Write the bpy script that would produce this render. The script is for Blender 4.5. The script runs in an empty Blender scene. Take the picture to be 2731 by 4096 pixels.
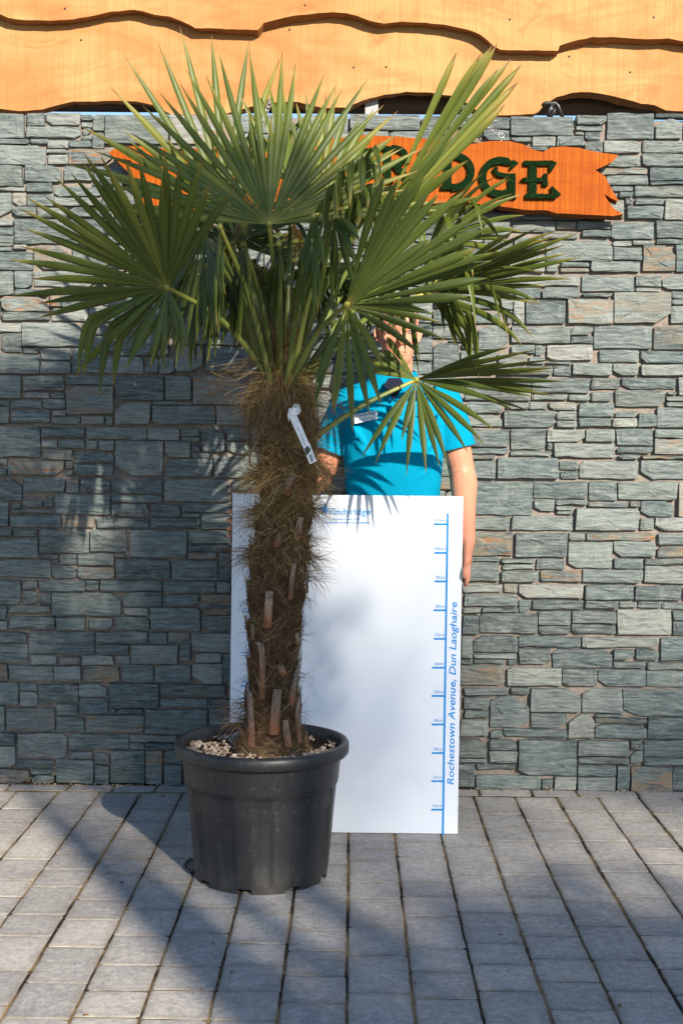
import bpy, bmesh, math, random
import numpy as np
from mathutils import Vector, Matrix, noise, Quaternion
R = math.radians
random.seed(7)
sc = bpy.context.scene
COL = sc.collection

# ------------------------------------------------------------------ camera
FPX, PW, PH = 5150.0, 2731.0, 4096.0
CAMZ = 1.347
cam_d = bpy.data.cameras.new('camera')
cam = bpy.data.objects.new('camera', cam_d)
COL.objects.link(cam)
cam_d.sensor_fit = 'VERTICAL'
cam_d.sensor_height = 22.3
cam_d.sensor_width = 22.3
cam_d.lens = FPX / PH * 22.3
cam_d.clip_end = 3000
MC = Matrix.Rotation(R(0.434), 3, 'Z') @ Matrix.Rotation(R(90 - 2.62), 3, 'X') @ Matrix.Rotation(R(0.55), 3, 'Z')
cam.matrix_world = Matrix.Translation((0, 0, CAMZ)) @ MC.to_4x4()
sc.camera = cam

# ------------------------------------------------------------------ light
SUN_AZ, SUN_EL = 25.0, 24.0          # degrees right of straight behind the camera, and above the horizon
TO_SUN = Vector((math.sin(R(SUN_AZ)) * math.cos(R(SUN_EL)), -math.cos(R(SUN_AZ)) * math.cos(R(SUN_EL)), math.sin(R(SUN_EL))))
world = bpy.data.worlds.new('World')
sc.world = world
world.use_nodes = True
wn = world.node_tree
bg = wn.nodes['Background']
sky = wn.nodes.new('ShaderNodeTexSky')
sky.sky_type = 'NISHITA'
sky.sun_disc = False
sky.sun_elevation = R(SUN_EL)
sky.sun_rotation = R(180 - SUN_AZ)
sky.air_density = 1.0
sky.dust_density = 0.15
sky.ozone_density = 2.5
bg.inputs['Strength'].default_value = 0.10
wn.links.new(sky.outputs[0], bg.inputs['Color'])
sun_d = bpy.data.lights.new('sun', 'SUN')
sun_d.energy = 5.0
sun_d.angle = R(0.6)
sun_d.color = (1.0, 0.89, 0.73)
sun = bpy.data.objects.new('sun', sun_d)
COL.objects.link(sun)
sun.rotation_euler = TO_SUN.to_track_quat('Z', 'Y').to_euler()
sun.location = TO_SUN * 30
vs = sc.view_settings
vs.view_transform = 'Standard'
vs.look = 'None'
vs.gamma = 1.0
vs.exposure = 1.0
vs.use_curve_mapping = False
sc.render.engine = 'CYCLES'
sc.cycles.use_denoising = True
sc.cycles.max_bounces = 6
sc.cycles.transparent_max_bounces = 8

# ------------------------------------------------------------------ helpers
def W(px, py, Y):
    """world point seen at photo pixel (px,py) that lies on the upright plane y = Y"""
    v = MC @ Vector(((px - PW / 2) / FPX, -(py - PH / 2) / FPX, -1.0))
    s = Y / v.y
    return Vector((v.x * s, Y, CAMZ + v.z * s))
DS = 2731 / 1568
def P(dx, dy, Y):
    return W(dx * DS, dy * DS, Y)

def link(o, parent=None):
    COL.objects.link(o)
    if parent is not None:
        o.parent = parent
    return o
def tag(o, label=None, cat=None, group=None, kind=None):
    if label: o['label'] = label
    if cat: o['category'] = cat
    if group: o['group'] = group
    if kind: o['kind'] = kind
    return o
def empty(name, loc=(0, 0, 0)):
    e = bpy.data.objects.new(name, None)
    e.empty_display_size = 0.1
    e.location = loc
    return link(e)
def place(o, parent):
    """parent without moving (parents here only carry a location)"""
    o.parent = parent
    if parent is not None:
        p = parent
        off = Vector((0, 0, 0))
        while p is not None:
            off += Vector(p.location)
            p = p.parent
        o.location = Vector(o.location) - off
    return o
class MB:
    def __init__(s):
        s.v, s.f, s.att, s.mi = [], [], {}, []
    def add(s, verts, faces, mi=0, **att):
        b = len(s.v)
        s.v += [tuple(p) for p in verts]
        s.f += [tuple(i + b for i in f) for f in faces]
        s.mi += [mi] * len(faces)
        for k, a in att.items():
            l = s.att.setdefault(k, [])
            l += [0.0] * (b - len(l))
            l += list(a) if hasattr(a, '__len__') else [a] * len(verts)
        return b
    def build(s, name, mats, parent=None, smooth=True, loc=None):
        me = bpy.data.meshes.new(name)
        me.from_pydata(s.v, [], s.f)
        for m in (mats if isinstance(mats, (list, tuple)) else [mats]):
            me.materials.append(m)
        if any(s.mi): me.polygons.foreach_set('material_index', s.mi)
        for k, l in s.att.items():
            l += [0.0] * (len(s.v) - len(l))
            me.attributes.new(k, 'FLOAT', 'POINT').data.foreach_set('value', l)
        me.polygons.foreach_set('use_smooth', [smooth] * len(me.polygons))
        o = bpy.data.objects.new(name, me)
        COL.objects.link(o)
        if loc is not None:
            me.transform(Matrix.Translation(-Vector(loc)))
            o.location = loc
        if parent is not None: place(o, parent)
        return o
    def box(s, lo, hi, mi=0, **a):
        x0, y0, z0 = lo; x1, y1, z1 = hi
        s.add([(x0,y0,z0),(x1,y0,z0),(x1,y1,z0),(x0,y1,z0),(x0,y0,z1),(x1,y0,z1),(x1,y1,z1),(x0,y1,z1)],
              [(0,3,2,1),(4,5,6,7),(0,1,5,4),(1,2,6,5),(2,3,7,6),(3,0,4,7)], mi, **a)
    def tube(s, pts, rad, n=8, cap=True, flat=1.0, up=None, mi=0, **a):
        pts = [Vector(p) for p in pts]
        if not hasattr(rad, '__len__'): rad = [rad] * len(pts)
        V, F = [], []
        prev = None
        for i, p in enumerate(pts):
            d = (pts[min(i + 1, len(pts) - 1)] - pts[max(i - 1, 0)]).normalized()
            if prev is None:
                ref = Vector(up) if up else (Vector((0, 0, 1)) if abs(d.z) < .9 else Vector((1, 0, 0)))
            else:
                ref = prev
            u = (ref - d * ref.dot(d)).normalized()
            w = d.cross(u)
            prev = u
            for k in range(n):
                t = 2 * math.pi * k / n
                V.append(p + u * math.cos(t) * rad[i] * flat + w * math.sin(t) * rad[i])
        for i in range(len(pts) - 1):
            for k in range(n):
                a_, b_ = i * n + k, i * n + (k + 1) % n
                F.append((a_, b_, b_ + n, a_ + n))
        if cap:
            F.append(tuple(range(n))[::-1]); F.append(tuple(range((len(pts) - 1) * n, len(pts) * n)))
        s.add(V, F, mi, **a)
    def rings(s, rings, cap=True, mi=0, **a):
        """rings: lists of points of equal length"""
        n = len(rings[0]); V = [p for r in rings for p in r]; F = []
        for i in range(len(rings) - 1):
            for k in range(n):
                F.append((i*n+k, i*n+(k+1) % n, (i+1)*n+(k+1) % n, (i+1)*n+k))
        if cap:
            F.append(tuple(range(n))[::-1]); F.append(tuple(range((len(rings)-1)*n, len(rings)*n)))
        s.add(V, F, mi, **a)

def spline(pts, n):
    """Catmull-Rom through pts, n samples per span"""
    pts = [Vector(p) for p in pts]
    q = [2 * pts[0] - pts[1]] + pts + [2 * pts[-1] - pts[-2]]
    out = []
    for i in range(1, len(q) - 2):
        for k in range(n):
            t = k / n
            a, b, c, d = q[i-1], q[i], q[i+1], q[i+2]
            out.append(0.5 * (2*b + (c-a)*t + (2*a-5*b+4*c-d)*t*t + (3*b-a-3*c+d)*t*t*t))
    out.append(pts[-1])
    return out

# ------------------------------------------------------------------ materials
class Mat:
    def __init__(s, name, rough=.6, spec=.3):
        s.m = bpy.data.materials.new(name); s.m.use_nodes = True
        s.nt = s.m.node_tree; s.b = s.nt.nodes['Principled BSDF']
        s.b.inputs['Roughness'].default_value = rough
        s.b.inputs['Specular IOR Level'].default_value = spec
    def n(s, t, **k):
        x = s.nt.nodes.new('ShaderNode' + t)
        for a, v in k.items():
            if a.startswith('i_'):
                x.inputs[a[2:].replace('_', ' ')].default_value = v
            else: setattr(x, a, v)
        return x
    def l(s, a, b): s.nt.links.new(a, b)
    def coord(s, scale=(1, 1, 1), kind='Object'):
        t = s.n('TexCoord'); m = s.n('Mapping'); m.inputs['Scale'].default_value = scale
        s.l(t.outputs[kind], m.inputs[0]); return m.outputs[0]
    def pos(s, scale=(1, 1, 1)):
        t = s.n('NewGeometry'); m = s.n('Mapping'); m.inputs['Scale'].default_value = scale
        s.l(t.outputs['Position'], m.inputs[0]); return m.outputs[0]
    def noise(s, co, scale, detail=4, rough=.6, dist=0.0):
        x = s.n('TexNoise', i_Scale=scale, i_Detail=detail, i_Roughness=rough, i_Distortion=dist)
        s.l(co, x.inputs['Vector']); return x.outputs['Fac']
    def ramp(s, fac, stops, interp='LINEAR'):
        x = s.n('ValToRGB'); e = x.color_ramp.elements; x.color_ramp.interpolation = interp
        while len(e) < len(stops): e.new(.5)
        for i, (p, c) in enumerate(stops):
            e[i].position = p
            e[i].color = (c, c, c, 1) if not hasattr(c, '__len__') else (*c, 1)
        s.l(fac, x.inputs[0]); return x.outputs[0]
    def mix(s, fac, a, b, mode='MIX'):
        x = s.n('Mix', data_type='RGBA', blend_type=mode)
        for sock, v in ((x.inputs[0], fac), (x.inputs[6], a), (x.inputs[7], b)):
            if hasattr(v, 'is_output'): s.l(v, sock)
            elif hasattr(v, '__len__'): sock.default_value = (*v, 1)
            else: sock.default_value = v
        return x.outputs[2]
    def math(s, op, a, b=0.0):
        x = s.n('Math', operation=op)
        for i, v in enumerate((a, b)):
            if hasattr(v, 'is_output'): s.l(v, x.inputs[i])
            else: x.inputs[i].default_value = v
        return x.outputs[0]
    def attr(s, name):
        return s.n('Attribute', attribute_name=name).outputs['Fac']
    def col(s, c):
        if hasattr(c, 'is_output'): s.l(c, s.b.inputs['Base Color'])
        else: s.b.inputs['Base Color'].default_value = (*c, 1)
        return s
    def bump(s, h, strength=.4, dist=.01):
        x = s.n('Bump', i_Strength=strength, i_Distance=dist)
        s.l(h, x.inputs['Height']); s.l(x.outputs[0], s.b.inputs['Normal']); return s
def plain(name, c, rough=.6, spec=.3, metal=0, var=.12, scale=30, bump=0):
    m = Mat(name, rough, spec); m.b.inputs['Metallic'].default_value = metal
    f = m.noise(m.coord(), scale, 3)
    m.col(m.mix(f, tuple(x * (1 - var) for x in c), tuple(min(1, x * (1 + var)) for x in c)))
    if bump: m.bump(f, bump, .003)
    return m.m

def mk_stone():
    m = Mat('slate_stone', .62, .35)
    r = m.attr('rnd'); r2 = m.attr('rnd2')
    base = m.ramp(r, [(0, (.036, .064, .073)), (.3, (.070, .112, .122)), (.6, (.125, .168, .172)), (.85, (.205, .24, .235)), (1, (.32, .335, .315))])
    base = m.mix(m.ramp(r2, [(.0, .6), (.35, 0)]), base, m.mix(.5, base, (.20, .19, .15)))
    co = m.pos((1, 1, 1)); st = m.pos((2.2, 2.2, 26))
    streak = m.noise(st, 3.2, 6, .65, .25)
    c = m.mix(m.ramp(streak, [(.3, 0), (.7, 1)]), m.mix(.5, base, (.05, .07, .07), 'MULTIPLY'), m.mix(.5, base, (.34, .37, .35)))
    c = m.mix(.8, base, c)
    fine = m.noise(m.pos((14, 14, 120)), 1, 5, .75, .3)
    c = m.mix(m.ramp(fine, [(.36, .75), (.5, 0)]), c, m.mix(.75, base, (.02, .03, .033)))
    c = m.mix(m.ramp(fine, [(.52, 0), (.68, .6)]), c, (.30, .33, .32))
    pale = m.ramp(m.noise(co, 9, 5, .7, .4), [(.54, 0), (.68, 1)])
    c = m.mix(m.math('MULTIPLY', pale, .4), c, (.28, .31, .29))
    fleck = m.ramp(m.noise(m.pos((60, 60, 190)), 1, 2), [(.66, 0), (.74, 1)])
    c = m.mix(m.math('MULTIPLY', fleck, .55), c, (.42, .45, .43))
    tan = m.math('MULTIPLY', m.ramp(r2, [(.84, 0), (1, 1)]), m.ramp(m.noise(m.pos((5, 5, 16)), 1.6, 4), [(.42, 0), (.62, 1)]))
    c = m.mix(m.math('MULTIPLY', tan, .8), c, (.25, .19, .125))
    rust = m.math('MULTIPLY', m.ramp(r2, [(.93, 0), (.97, 1)]), m.ramp(m.noise(m.pos((6, 6, 30)), 2.3, 4), [(.55, 0), (.66, 1)]))
    c = m.mix(m.math('MULTIPLY', rust, .85), c, (.33, .13, .03))
    m.col(c)
    h = m.math('ADD', m.math('MULTIPLY', streak, .8), m.math('MULTIPLY', m.noise(m.pos((55, 55, 130)), 1, 7, .8), .8))
    m.bump(h, .7, .013)
    return m.m
def mk_mortar():
    m = Mat('mortar', .9, .1)
    f = m.noise(m.pos(), 60, 5)
    g = m.noise(m.pos(), 5, 3)
    m.col(m.mix(m.ramp(f, [(.35, 0), (.7, 1)]), m.mix(g, (.13, .112, .10), (.20, .168, .145)), (.25, .215, .19)))
    m.bump(f, .6, .006)
    return m.m
def mk_paver():
    m = Mat('concrete_paver', .82, .25)
    r = m.attr('rnd')
    base = m.ramp(r, [(0, (.30, .292, .285)), (.35, (.365, .35, .333)), (.7, (.42, .398, .37)), (1, (.49, .455, .415))])
    f = m.noise(m.pos(), 190, 5, .8)
    blot = m.noise(m.pos(), 9, 6, .7, .4)
    c = m.mix(m.ramp(blot, [(.35, 0), (.7, 1)]), m.mix(.30, base, (.14, .14, .145)), m.mix(.25, base, (.58, .53, .47)))
    c = m.mix(m.ramp(f, [(.54, 0), (.70, .6)]), c, (.60, .56, .50))
    c = m.mix(m.ramp(f, [(.30, .7), (.46, 0)]), c, (.10, .10, .10))
    pit = m.n('TexVoronoi', i_Scale=26); m.l(m.pos(), pit.inputs['Vector'])
    c = m.mix(m.ramp(pit.outputs['Distance'], [(.05, .75), (.09, 0)]), c, (.05, .045, .04))
    mid = m.noise(m.pos(), 48, 5, .75)
    c = m.mix(m.ramp(mid, [(.34, .55), (.5, 0)]), c, (.17, .165, .165))
    c = m.mix(m.ramp(mid, [(.52, 0), (.68, .5)]), c, (.60, .56, .51))
    stain = m.ramp(m.noise(m.pos(), 2.2, 5, .6, .6), [(.52, 0), (.72, .45)])
    c = m.mix(stain, c, (.17, .165, .165))
    ed = m.attr('edge')
    c = m.mix(m.math('MULTIPLY', ed, m.ramp(m.noise(m.pos(), 16, 3), [(.3, .25), (.65, .8)])), c, (.17, .145, .115))
    m.col(c)
    m.bump(m.math('ADD', m.math('MULTIPLY', f, .6), blot), .35, .004)
    return m.m
def mk_joint():
    m = Mat('joint_sand', .95, .05)
    f = m.noise(m.pos(), 150, 4); g = m.noise(m.pos(), 4.5, 4)
    c = m.mix(m.ramp(g, [(.42, 0), (.62, 1)]), (.03, .024, .02), (.36, .25, .13))
    moss = m.ramp(m.noise(m.pos(), 9, 3), [(.62, 0), (.7, 1)])
    c = m.mix(moss, c, (.12, .075, .02))
    m.col(m.mix(m.math('MULTIPLY', f, .5), c, (.05, .04, .03)))
    m.bump(f, .8, .006)
    return m.m
def mk_plank():
    m = Mat('larch_plank', .65, .1)
    co = m.pos()
    r = m.attr('rnd')
    cv = m.n('CombineXYZ'); m.l(r, cv.inputs[0]); m.l(r, cv.inputs[2])
    ad = m.n('VectorMath', operation='ADD'); m.l(m.pos((.55, 1, 2.6)), ad.inputs[0]); m.l(cv.outputs[0], ad.inputs[1])
    ring = m.noise(ad.outputs[0], 2.0, 3, .5, 1.6)
    bands = m.math('FRACT', m.math('MULTIPLY', ring, 5.0))
    c = m.ramp(bands, [(0, (.41, .228, .092)), (.4, (.46, .268, .112)), (.8, (.44, .248, .102)), (.93, (.405, .222, .088)), (1, (.41, .228, .092))])
    big = m.noise(m.pos((1, 1, 2.2)), 1.8, 4, .55, .8)
    c = m.mix(m.ramp(big, [(.42, 0), (.66, .85)]), c, (.36, .145, .048))
    c = m.mix(m.ramp(m.noise(m.pos((1.4, 1, 2.4)), 3.1, 5, .6, 1.2), [(.56, 0), (.70, .55)]), c, (.30, .11, .035))
    saw = m.noise(m.pos((170, 1, 2)), 1, 3)
    c = m.mix(m.ramp(saw, [(.3, .5), (.62, 0)]), c, (.33, .13, .042))
    knot = m.n('TexVoronoi', i_Scale=2.3); m.l(m.pos((1, .01, 1.3)), knot.inputs['Vector'])
    k = m.ramp(m.math('ADD', knot.outputs['Distance'], m.math('MULTIPLY', m.noise(co, 30, 2), .02)), [(.026, 1), (.05, 0)])
    c = m.mix(m.math('MULTIPLY', k, .85), c, (.14, .055, .02))
    bark = m.attr('bark')
    bc = m.mix(m.noise(co, 40, 4), (.10, .045, .018), (.40, .19, .07))
    c = m.mix(bark, c, bc)
    m.col(c)
    m.bump(m.math('ADD', saw, m.math('MULTIPLY', bands, .3)), .12, .003)
    return m.m
def mk_sign():
    m = Mat('varnished_plank', .55, .06)
    saw = m.noise(m.pos((95, 1, 1.6)), 1, 3, .6)
    fine = m.noise(m.pos((420, 1, 7)), 1, 2)
    big = m.noise(m.pos((2.6, 1, 9)), 1.5, 4, .6, .9)
    c = m.ramp(saw, [(.28, (.13, .025, .003)), (.45, (.28, .062, .004)), (.6, (.37, .092, .006)), (.8, (.44, .122, .010))])
    c = m.mix(m.ramp(big, [(.45, 0), (.7, .65)]), c, (.23, .038, .004))
    c = m.mix(m.ramp(fine, [(.35, .3), (.6, 0)]), c, (.28, .07, .01))
    bark = m.attr('bark')
    c = m.mix(bark, c, m.mix(m.noise(m.pos(), 30, 3), (.07, .025, .006), (.30, .09, .015)))
    m.col(c); m.bump(saw, .15, .003)
    return m.m
def mk_leaf():
    m = Mat('palm_leaf', .42, .25)
    t = m.attr('t'); v = m.attr('v'); r = m.attr('rnd')
    c = m.ramp(r, [(0, (.026, .046, .006)), (.45, (.052, .080, .009)), (.8, (.098, .125, .013)), (1, (.17, .18, .022))])
    stripe = m.math('FRACT', m.math('MULTIPLY', v, 3.0))
    c = m.mix(m.math('MULTIPLY', m.ramp(stripe, [(0, 0), (.5, 1), (1, 0)]), .12), c, (.11, .15, .03))
    c = m.mix(m.ramp(v, [(0, .55), (.10, 0)]), c, (.22, .21, .03))
    c = m.mix(m.ramp(v, [(.92, 0), (1, .3)]), c, (.25, .21, .04))
    c = m.mix(m.ramp(m.noise(m.pos(), 14, 3), [(.5, 0), (.75, .35)]), c, (.10, .12, .016))
    hub = m.ramp(t, [(0, .8), (.09, 0)])
    c = m.mix(hub, c, (.33, .27, .05))
    tw = m.math('ADD', t, m.math('MULTIPLY', m.math('SUBTRACT', r, .5), .06))
    tw2 = m.math('ADD', t, m.math('MULTIPLY', m.math('SUBTRACT', r, .55), .22))
    c = m.mix(m.ramp(tw2, [(.84, 0), (.98, .8)]), c, (.27, .20, .035))
    c = m.mix(m.ramp(tw, [(.955, 0), (.99, 1)]), c, (.17, .075, .02))
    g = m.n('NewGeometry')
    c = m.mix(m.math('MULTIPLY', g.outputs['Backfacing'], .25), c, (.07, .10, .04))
    m.col(c)
    tr = m.n('BsdfTranslucent'); m.l(m.mix(.5, c, (.30, .36, .05)), tr.inputs['Color'])
    mx = m.n('MixShader'); mx.inputs[0].default_value = .14
    out = m.nt.nodes['Material Output']
    m.l(m.b.outputs[0], mx.inputs[1]); m.l(tr.outputs[0], mx.inputs[2]); m.l(mx.outputs[0], out.inputs['Surface'])
    m.bump(m.math('MULTIPLY', stripe, .5), .1, .002)
    return m.m
def mk_fibre():
    m = Mat('palm_fibre', .75, .15)
    r = m.attr('rnd'); w = m.attr('warm')
    a = m.ramp(r, [(0, (.032, .017, .009)), (.5, (.12, .068, .036)), (.8, (.23, .148, .08)), (1, (.42, .31, .18))])
    b = m.ramp(r, [(0, (.09, .045, .015)), (.4, (.26, .155, .05)), (.75, (.46, .32, .125)), (1, (.62, .49, .24))])
    m.col(m.mix(w, a, b))
    return m.m
def mk_trunk():
    m = Mat('palm_trunk', .9, .1)
    f = m.noise(m.pos((1, 1, 2)), 28, 5, .7, .6)
    g = m.noise(m.pos((120, 120, 25)), 1, 3)
    c = m.ramp(f, [(.3, (.026, .014, .008)), (.5, (.085, .046, .024)), (.7, (.16, .09, .045))])
    m.col(m.mix(m.ramp(g, [(.45, 0), (.7, .6)]), c, (.16, .11, .07)))
    m.bump(m.math('ADD', f, g), .9, .02)
    return m.m
def mk_stub():
    m = Mat('leaf_base', .6, .25)
    t = m.attr('t'); r = m.attr('rnd')
    f = m.noise(m.pos((160, 160, 10)), 1, 4, .6)
    c = m.mix(m.ramp(t, [(.15, 0), (.7, 1)]), m.mix(r, (.15, .065, .034), (.36, .13, .045)), m.mix(r, (.15, .115, .095), (.42, .325, .25)))
    c = m.mix(m.ramp(f, [(.35, .7), (.6, 0)]), c, (.05, .028, .02))
    c = m.mix(m.ramp(m.noise(m.pos(), 22, 3), [(.55, 0), (.7, .7)]), c, (.10, .06, .045))
    cut = m.attr('cut')
    c = m.mix(cut, c, m.mix(r, (.16, .10, .06), (.52, .36, .20)))
    m.col(c); m.bump(f, .4, .004)
    return m.m
def mk_pot():
    m = Mat('black_plastic', .44, .4)
    f = m.noise(m.pos(), 6, 5, .6, .5)
    sc_ = m.noise(m.pos((30, 30, 6)), 1, 6, .75, 1.0)
    dust = m.noise(m.pos(), 55, 5, .7)
    c = m.mix(f, (.014, .015, .017), (.026, .027, .030))
    c = m.mix(m.ramp(sc_, [(.58, 0), (.80, .5)]), c, (.09, .09, .09))
    c = m.mix(m.ramp(dust, [(.55, 0), (.78, .5)]), c, (.12, .11, .10))
    z = m.n('SeparateXYZ'); m.l(m.n('NewGeometry').outputs['Position'], z.inputs[0])
    mud = m.math('MULTIPLY', m.ramp(z.outputs[2], [(0, 1), (.16, 0)]), m.ramp(m.noise(m.pos((9, 9, 3)), 1, 5), [(.4, 0), (.75, .5)]))
    c = m.mix(mud, c, (.15, .135, .115))
    m.col(c)
    m.l(m.ramp(f, [(.3, .38), (.7, .55)]), m.b.inputs['Roughness'])
    m.bump(m.math('ADD', m.math('MULTIPLY', dust, .3), sc_), .10, .003)
    return m.m
def mk_gravel():
    m = Mat('gravel', .85, .2)
    r = m.attr('rnd')
    c = m.ramp(r, [(0, (.16, .11, .085)), (.3, (.36, .27, .20)), (.65, (.50, .41, .32)), (1, (.62, .56, .48))])
    m.col(m.mix(m.math('MULTIPLY', m.noise(m.pos(), 160, 3), .4), c, (.20, .13, .09)))
    return m.m
def mk_soil():
    m = Mat('potting_soil', .95, .05)
    f = m.noise(m.pos(), 120, 5, .7)
    m.col(m.ramp(f, [(.35, (.012, .009, .007)), (.6, (.045, .032, .022)), (.8, (.12, .085, .055))])); m.bump(f, 1, .01)
    return m.m
def mk_shirt():
    m = Mat('polo_cloth', .9, .04)
    w = m.noise(m.coord((1, 1, 1)), 700, 2)
    big = m.noise(m.coord(), 5, 3, .5, .4)
    m.col(m.mix(big, (.001, .215, .37), (.0015, .26, .43)))
    m.b.inputs['Sheen Weight'].default_value = .0
    m.bump(m.math('ADD', m.math('MULTIPLY', w, .12), m.noise(m.coord((3, 3, 1.2)), 5, 3, .5, .8)), .35, .02)
    return m.m
def mk_skin():
    m = Mat('skin', .5, .35)
    f = m.noise(m.coord(), 45, 4); g = m.noise(m.coord(), 12, 3)
    m.col(m.mix(g, m.mix(f, (.50, .215, .125), (.60, .285, .185)), (.56, .23, .15)))
    m.b.inputs['Subsurface Weight'].default_value = .12
    m.b.inputs['Subsurface Radius'].default_value = (.012, .005, .003)
    m.bump(f, .12, .002)
    return m.m
def mk_turf():
    m = Mat('artificial_grass', .8, .05)
    r = m.attr('rnd')
    m.col(m.ramp(r, [(0, (.004, .016, .005)), (.5, (.010, .036, .011)), (.85, (.022, .06, .016)), (1, (.09, .15, .06))]))
    return m.m
def mk_board():
    m = Mat('white_board', .35, .4)
    f = m.noise(m.coord(), 3, 3)
    d = m.noise(m.coord((1, 1, 1)), 90, 4)
    c = m.mix(f, (.66, .71, .80), (.69, .735, .82))
    m.col(m.mix(m.ramp(d, [(.74, 0), (.82, .25)]), c, (.45, .45, .45)))
    return m.m
M = dict(stone=mk_stone(), mortar=mk_mortar(), paver=mk_paver(), joint=mk_joint(), plank=mk_plank(), sign=mk_sign(), leaf=mk_leaf(),
         fibre=mk_fibre(), trunk=mk_trunk(), stub=mk_stub(), pot=mk_pot(), gravel=mk_gravel(), soil=mk_soil(), shirt=mk_shirt(), skin=mk_skin(),
         turf=mk_turf(), board=mk_board())
M['blue'] = plain('blue_print', (.0, .24, .66), .4, .3, var=.05)
M['pale_blue'] = plain('pale_blue_print', (.02, .30, .64), .4, .3, var=.3, scale=90)
M['white'] = plain('white_print', (.82, .82, .84), .4, .3, var=.03)
M['ink'] = plain('black_ink', (.03, .03, .035), .5, .2)
M['steel'] = plain('galvanised_steel', (.30, .31, .32), .45, .5, metal=.7, var=.2)
M['post'] = plain('painted_steel_post', (.30, .30, .33), .5, .4, var=.08)
M['blackmetal'] = plain('black_metal', (.02, .02, .022), .35, .5)
M['beam'] = plain('old_beam', (.085, .06, .04), .8, .15, var=.35, scale=12)
M['navy'] = plain('navy_undershirt', (.012, .014, .03), .85, .1)
M['hair'] = plain('short_hair', (.10, .055, .03), .7, .2, var=.4, scale=140)
M['trouser'] = plain('dark_trousers', (.02, .022, .03), .85, .1, scale=60)
M['shoe'] = plain('dark_shoes', (.025, .02, .018), .5, .3)
M['eyewhite'] = plain('eye_white', (.70, .66, .62), .2, .5, var=.04)
M['iris'] = plain('eye_iris', (.03, .035, .05), .15, .5)
M['lip'] = plain('lips', (.42, .15, .12), .45, .35)
M['brow'] = plain('eyebrow', (.16, .08, .04), .8, .1)
def mk_petiole():
    m = Mat('petiole', .4, .4)
    t = m.attr('t')
    c = m.ramp(t, [(0, (.22, .13, .05)), (.12, (.12, .14, .035)), (.7, (.13, .175, .035)), (1, (.26, .25, .045))])
    m.col(m.mix(m.ramp(m.noise(m.pos((9, 9, 30)), 3, 4), [(.6, 0), (.72, .6)]), c, (.20, .10, .03)))
    return m.m
M['petiole'] = mk_petiole()

# ================================================================== GROUND AND PAVEMENT
def smooth_noise(x, y, z=0.0, s=1.0):
    return noise.noise(Vector((x * s, y * s, z * s)))
g = MB()
g.add([(-900, -900, -.03), (900, -900, -.03), (900, 900, -.03), (-900, 900, -.03)], [(0, 1, 2, 3)])
tag(g.build('ground', plain('far_ground', (.12, .125, .12), .95, .05, scale=2)), kind='structure')
YW = 5.15                                        # front of the stone wall
pave = empty('pavement')
tag(pave, kind='structure')
g = MB()
nx, ny = 70, 60
V = [(-6 + 12 * i / nx, -3 + (YW + .1 + 3) * j / ny, -.0032 + .0018 * smooth_noise(i, j, 3, .7)) for j in range(ny + 1) for i in range(nx + 1)]
g.add(V, [(j*(nx+1)+i, j*(nx+1)+i+1, (j+1)*(nx+1)+i+1, (j+1)*(nx+1)+i) for j in range(ny) for i in range(nx)])
g.build('joint_sand', M['joint'], pave)
def paver_mesh(rng, x0, x1, y0, y1):
    """one tumbled paver: uneven outline, worn edge, slightly dished top"""
    h = rng.uniform(-.0009, .0009)
    tx, ty = rng.uniform(-.003, .003), rng.uniform(-.003, .003)
    cx, cy = (x0 + x1) / 2, (y0 + y1) / 2
    per = []
    def side(ax, ay, bx, by):
        n = 3
        for k in range(n):
            t = k / n
            per.append((ax + (bx - ax) * t + rng.uniform(-.0018, .0018), ay + (by - ay) * t + rng.uniform(-.0018, .0018)))
    c = [.004 + rng.random() ** 3 * .007 for _ in range(4)]
    pts = [(x0 + c[0], y0), (x1 - c[1], y0), (x1, y0 + c[1]), (x1, y1 - c[2]), (x1 - c[2], y1), (x0 + c[3], y1), (x0, y1 - c[3]), (x0, y0 + c[0])]
    for a in range(0, 8, 2):
        side(*pts[a], *pts[a + 1]); per.append(pts[a + 1])
    n = len(per)
    rings = []
    for ins, z, e in ((0, -.03, 1), (0, -.0035, 1), (.0016, -.0010, 1), (.006, .0, .5), (.028, .0003, 0)):
        rings.append(([(px + (cx - px) / max(abs(px - cx) + 1e-6, .05) * ins if abs(px - cx) > ins else px,
                        py + (cy - py) / max(abs(py - cy) + 1e-6, .05) * ins if abs(py - cy) > ins else py,
                        z + h + (px - cx) * tx + (py - cy) * ty + rng.uniform(-.0002, .0002)) for px, py in per], e))
    V = [p for r, _ in rings for p in r] + [(cx, cy, .0003 + h)]
    E = [e for r, e in rings for _ in r] + [0]
    F = []
    for i in range(len(rings) - 1):
        for k in range(n):
            F.append((i*n+k, i*n+(k+1) % n, (i+1)*n+(k+1) % n, (i+1)*n+k))
    q = (len(rings) - 1) * n
    for k in range(n):
        F.append((q + k, q + (k + 1) % n, len(V) - 1))
    return V, F, E
rng = random.Random(11)
PITCH = .1635
far = MB()
nview = 0
YB = 5.035                                       # border course along the wall starts here
def in_view(x, y):
    return abs(x) < (y * .2726 + .12) and y > 2.85
def add_paver(x0, x1, y0, y1):
    global nview
    V, F, E = paver_mesh(rng, x0, x1, y0, y1)
    r = rng.random()
    if nview < 300 and (in_view(x0, y1) or in_view(x1, y1) or in_view((x0 + x1) / 2, y1)):
        b = MB(); b.add(V, F, rnd=r, edge=E)
        b.build('paver', M['paver'], pave, smooth=False, loc=((x0 + x1) / 2, (y0 + y1) / 2, 0)); nview += 1
    else:
        far.add(V, F, rnd=r, edge=E)
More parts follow.
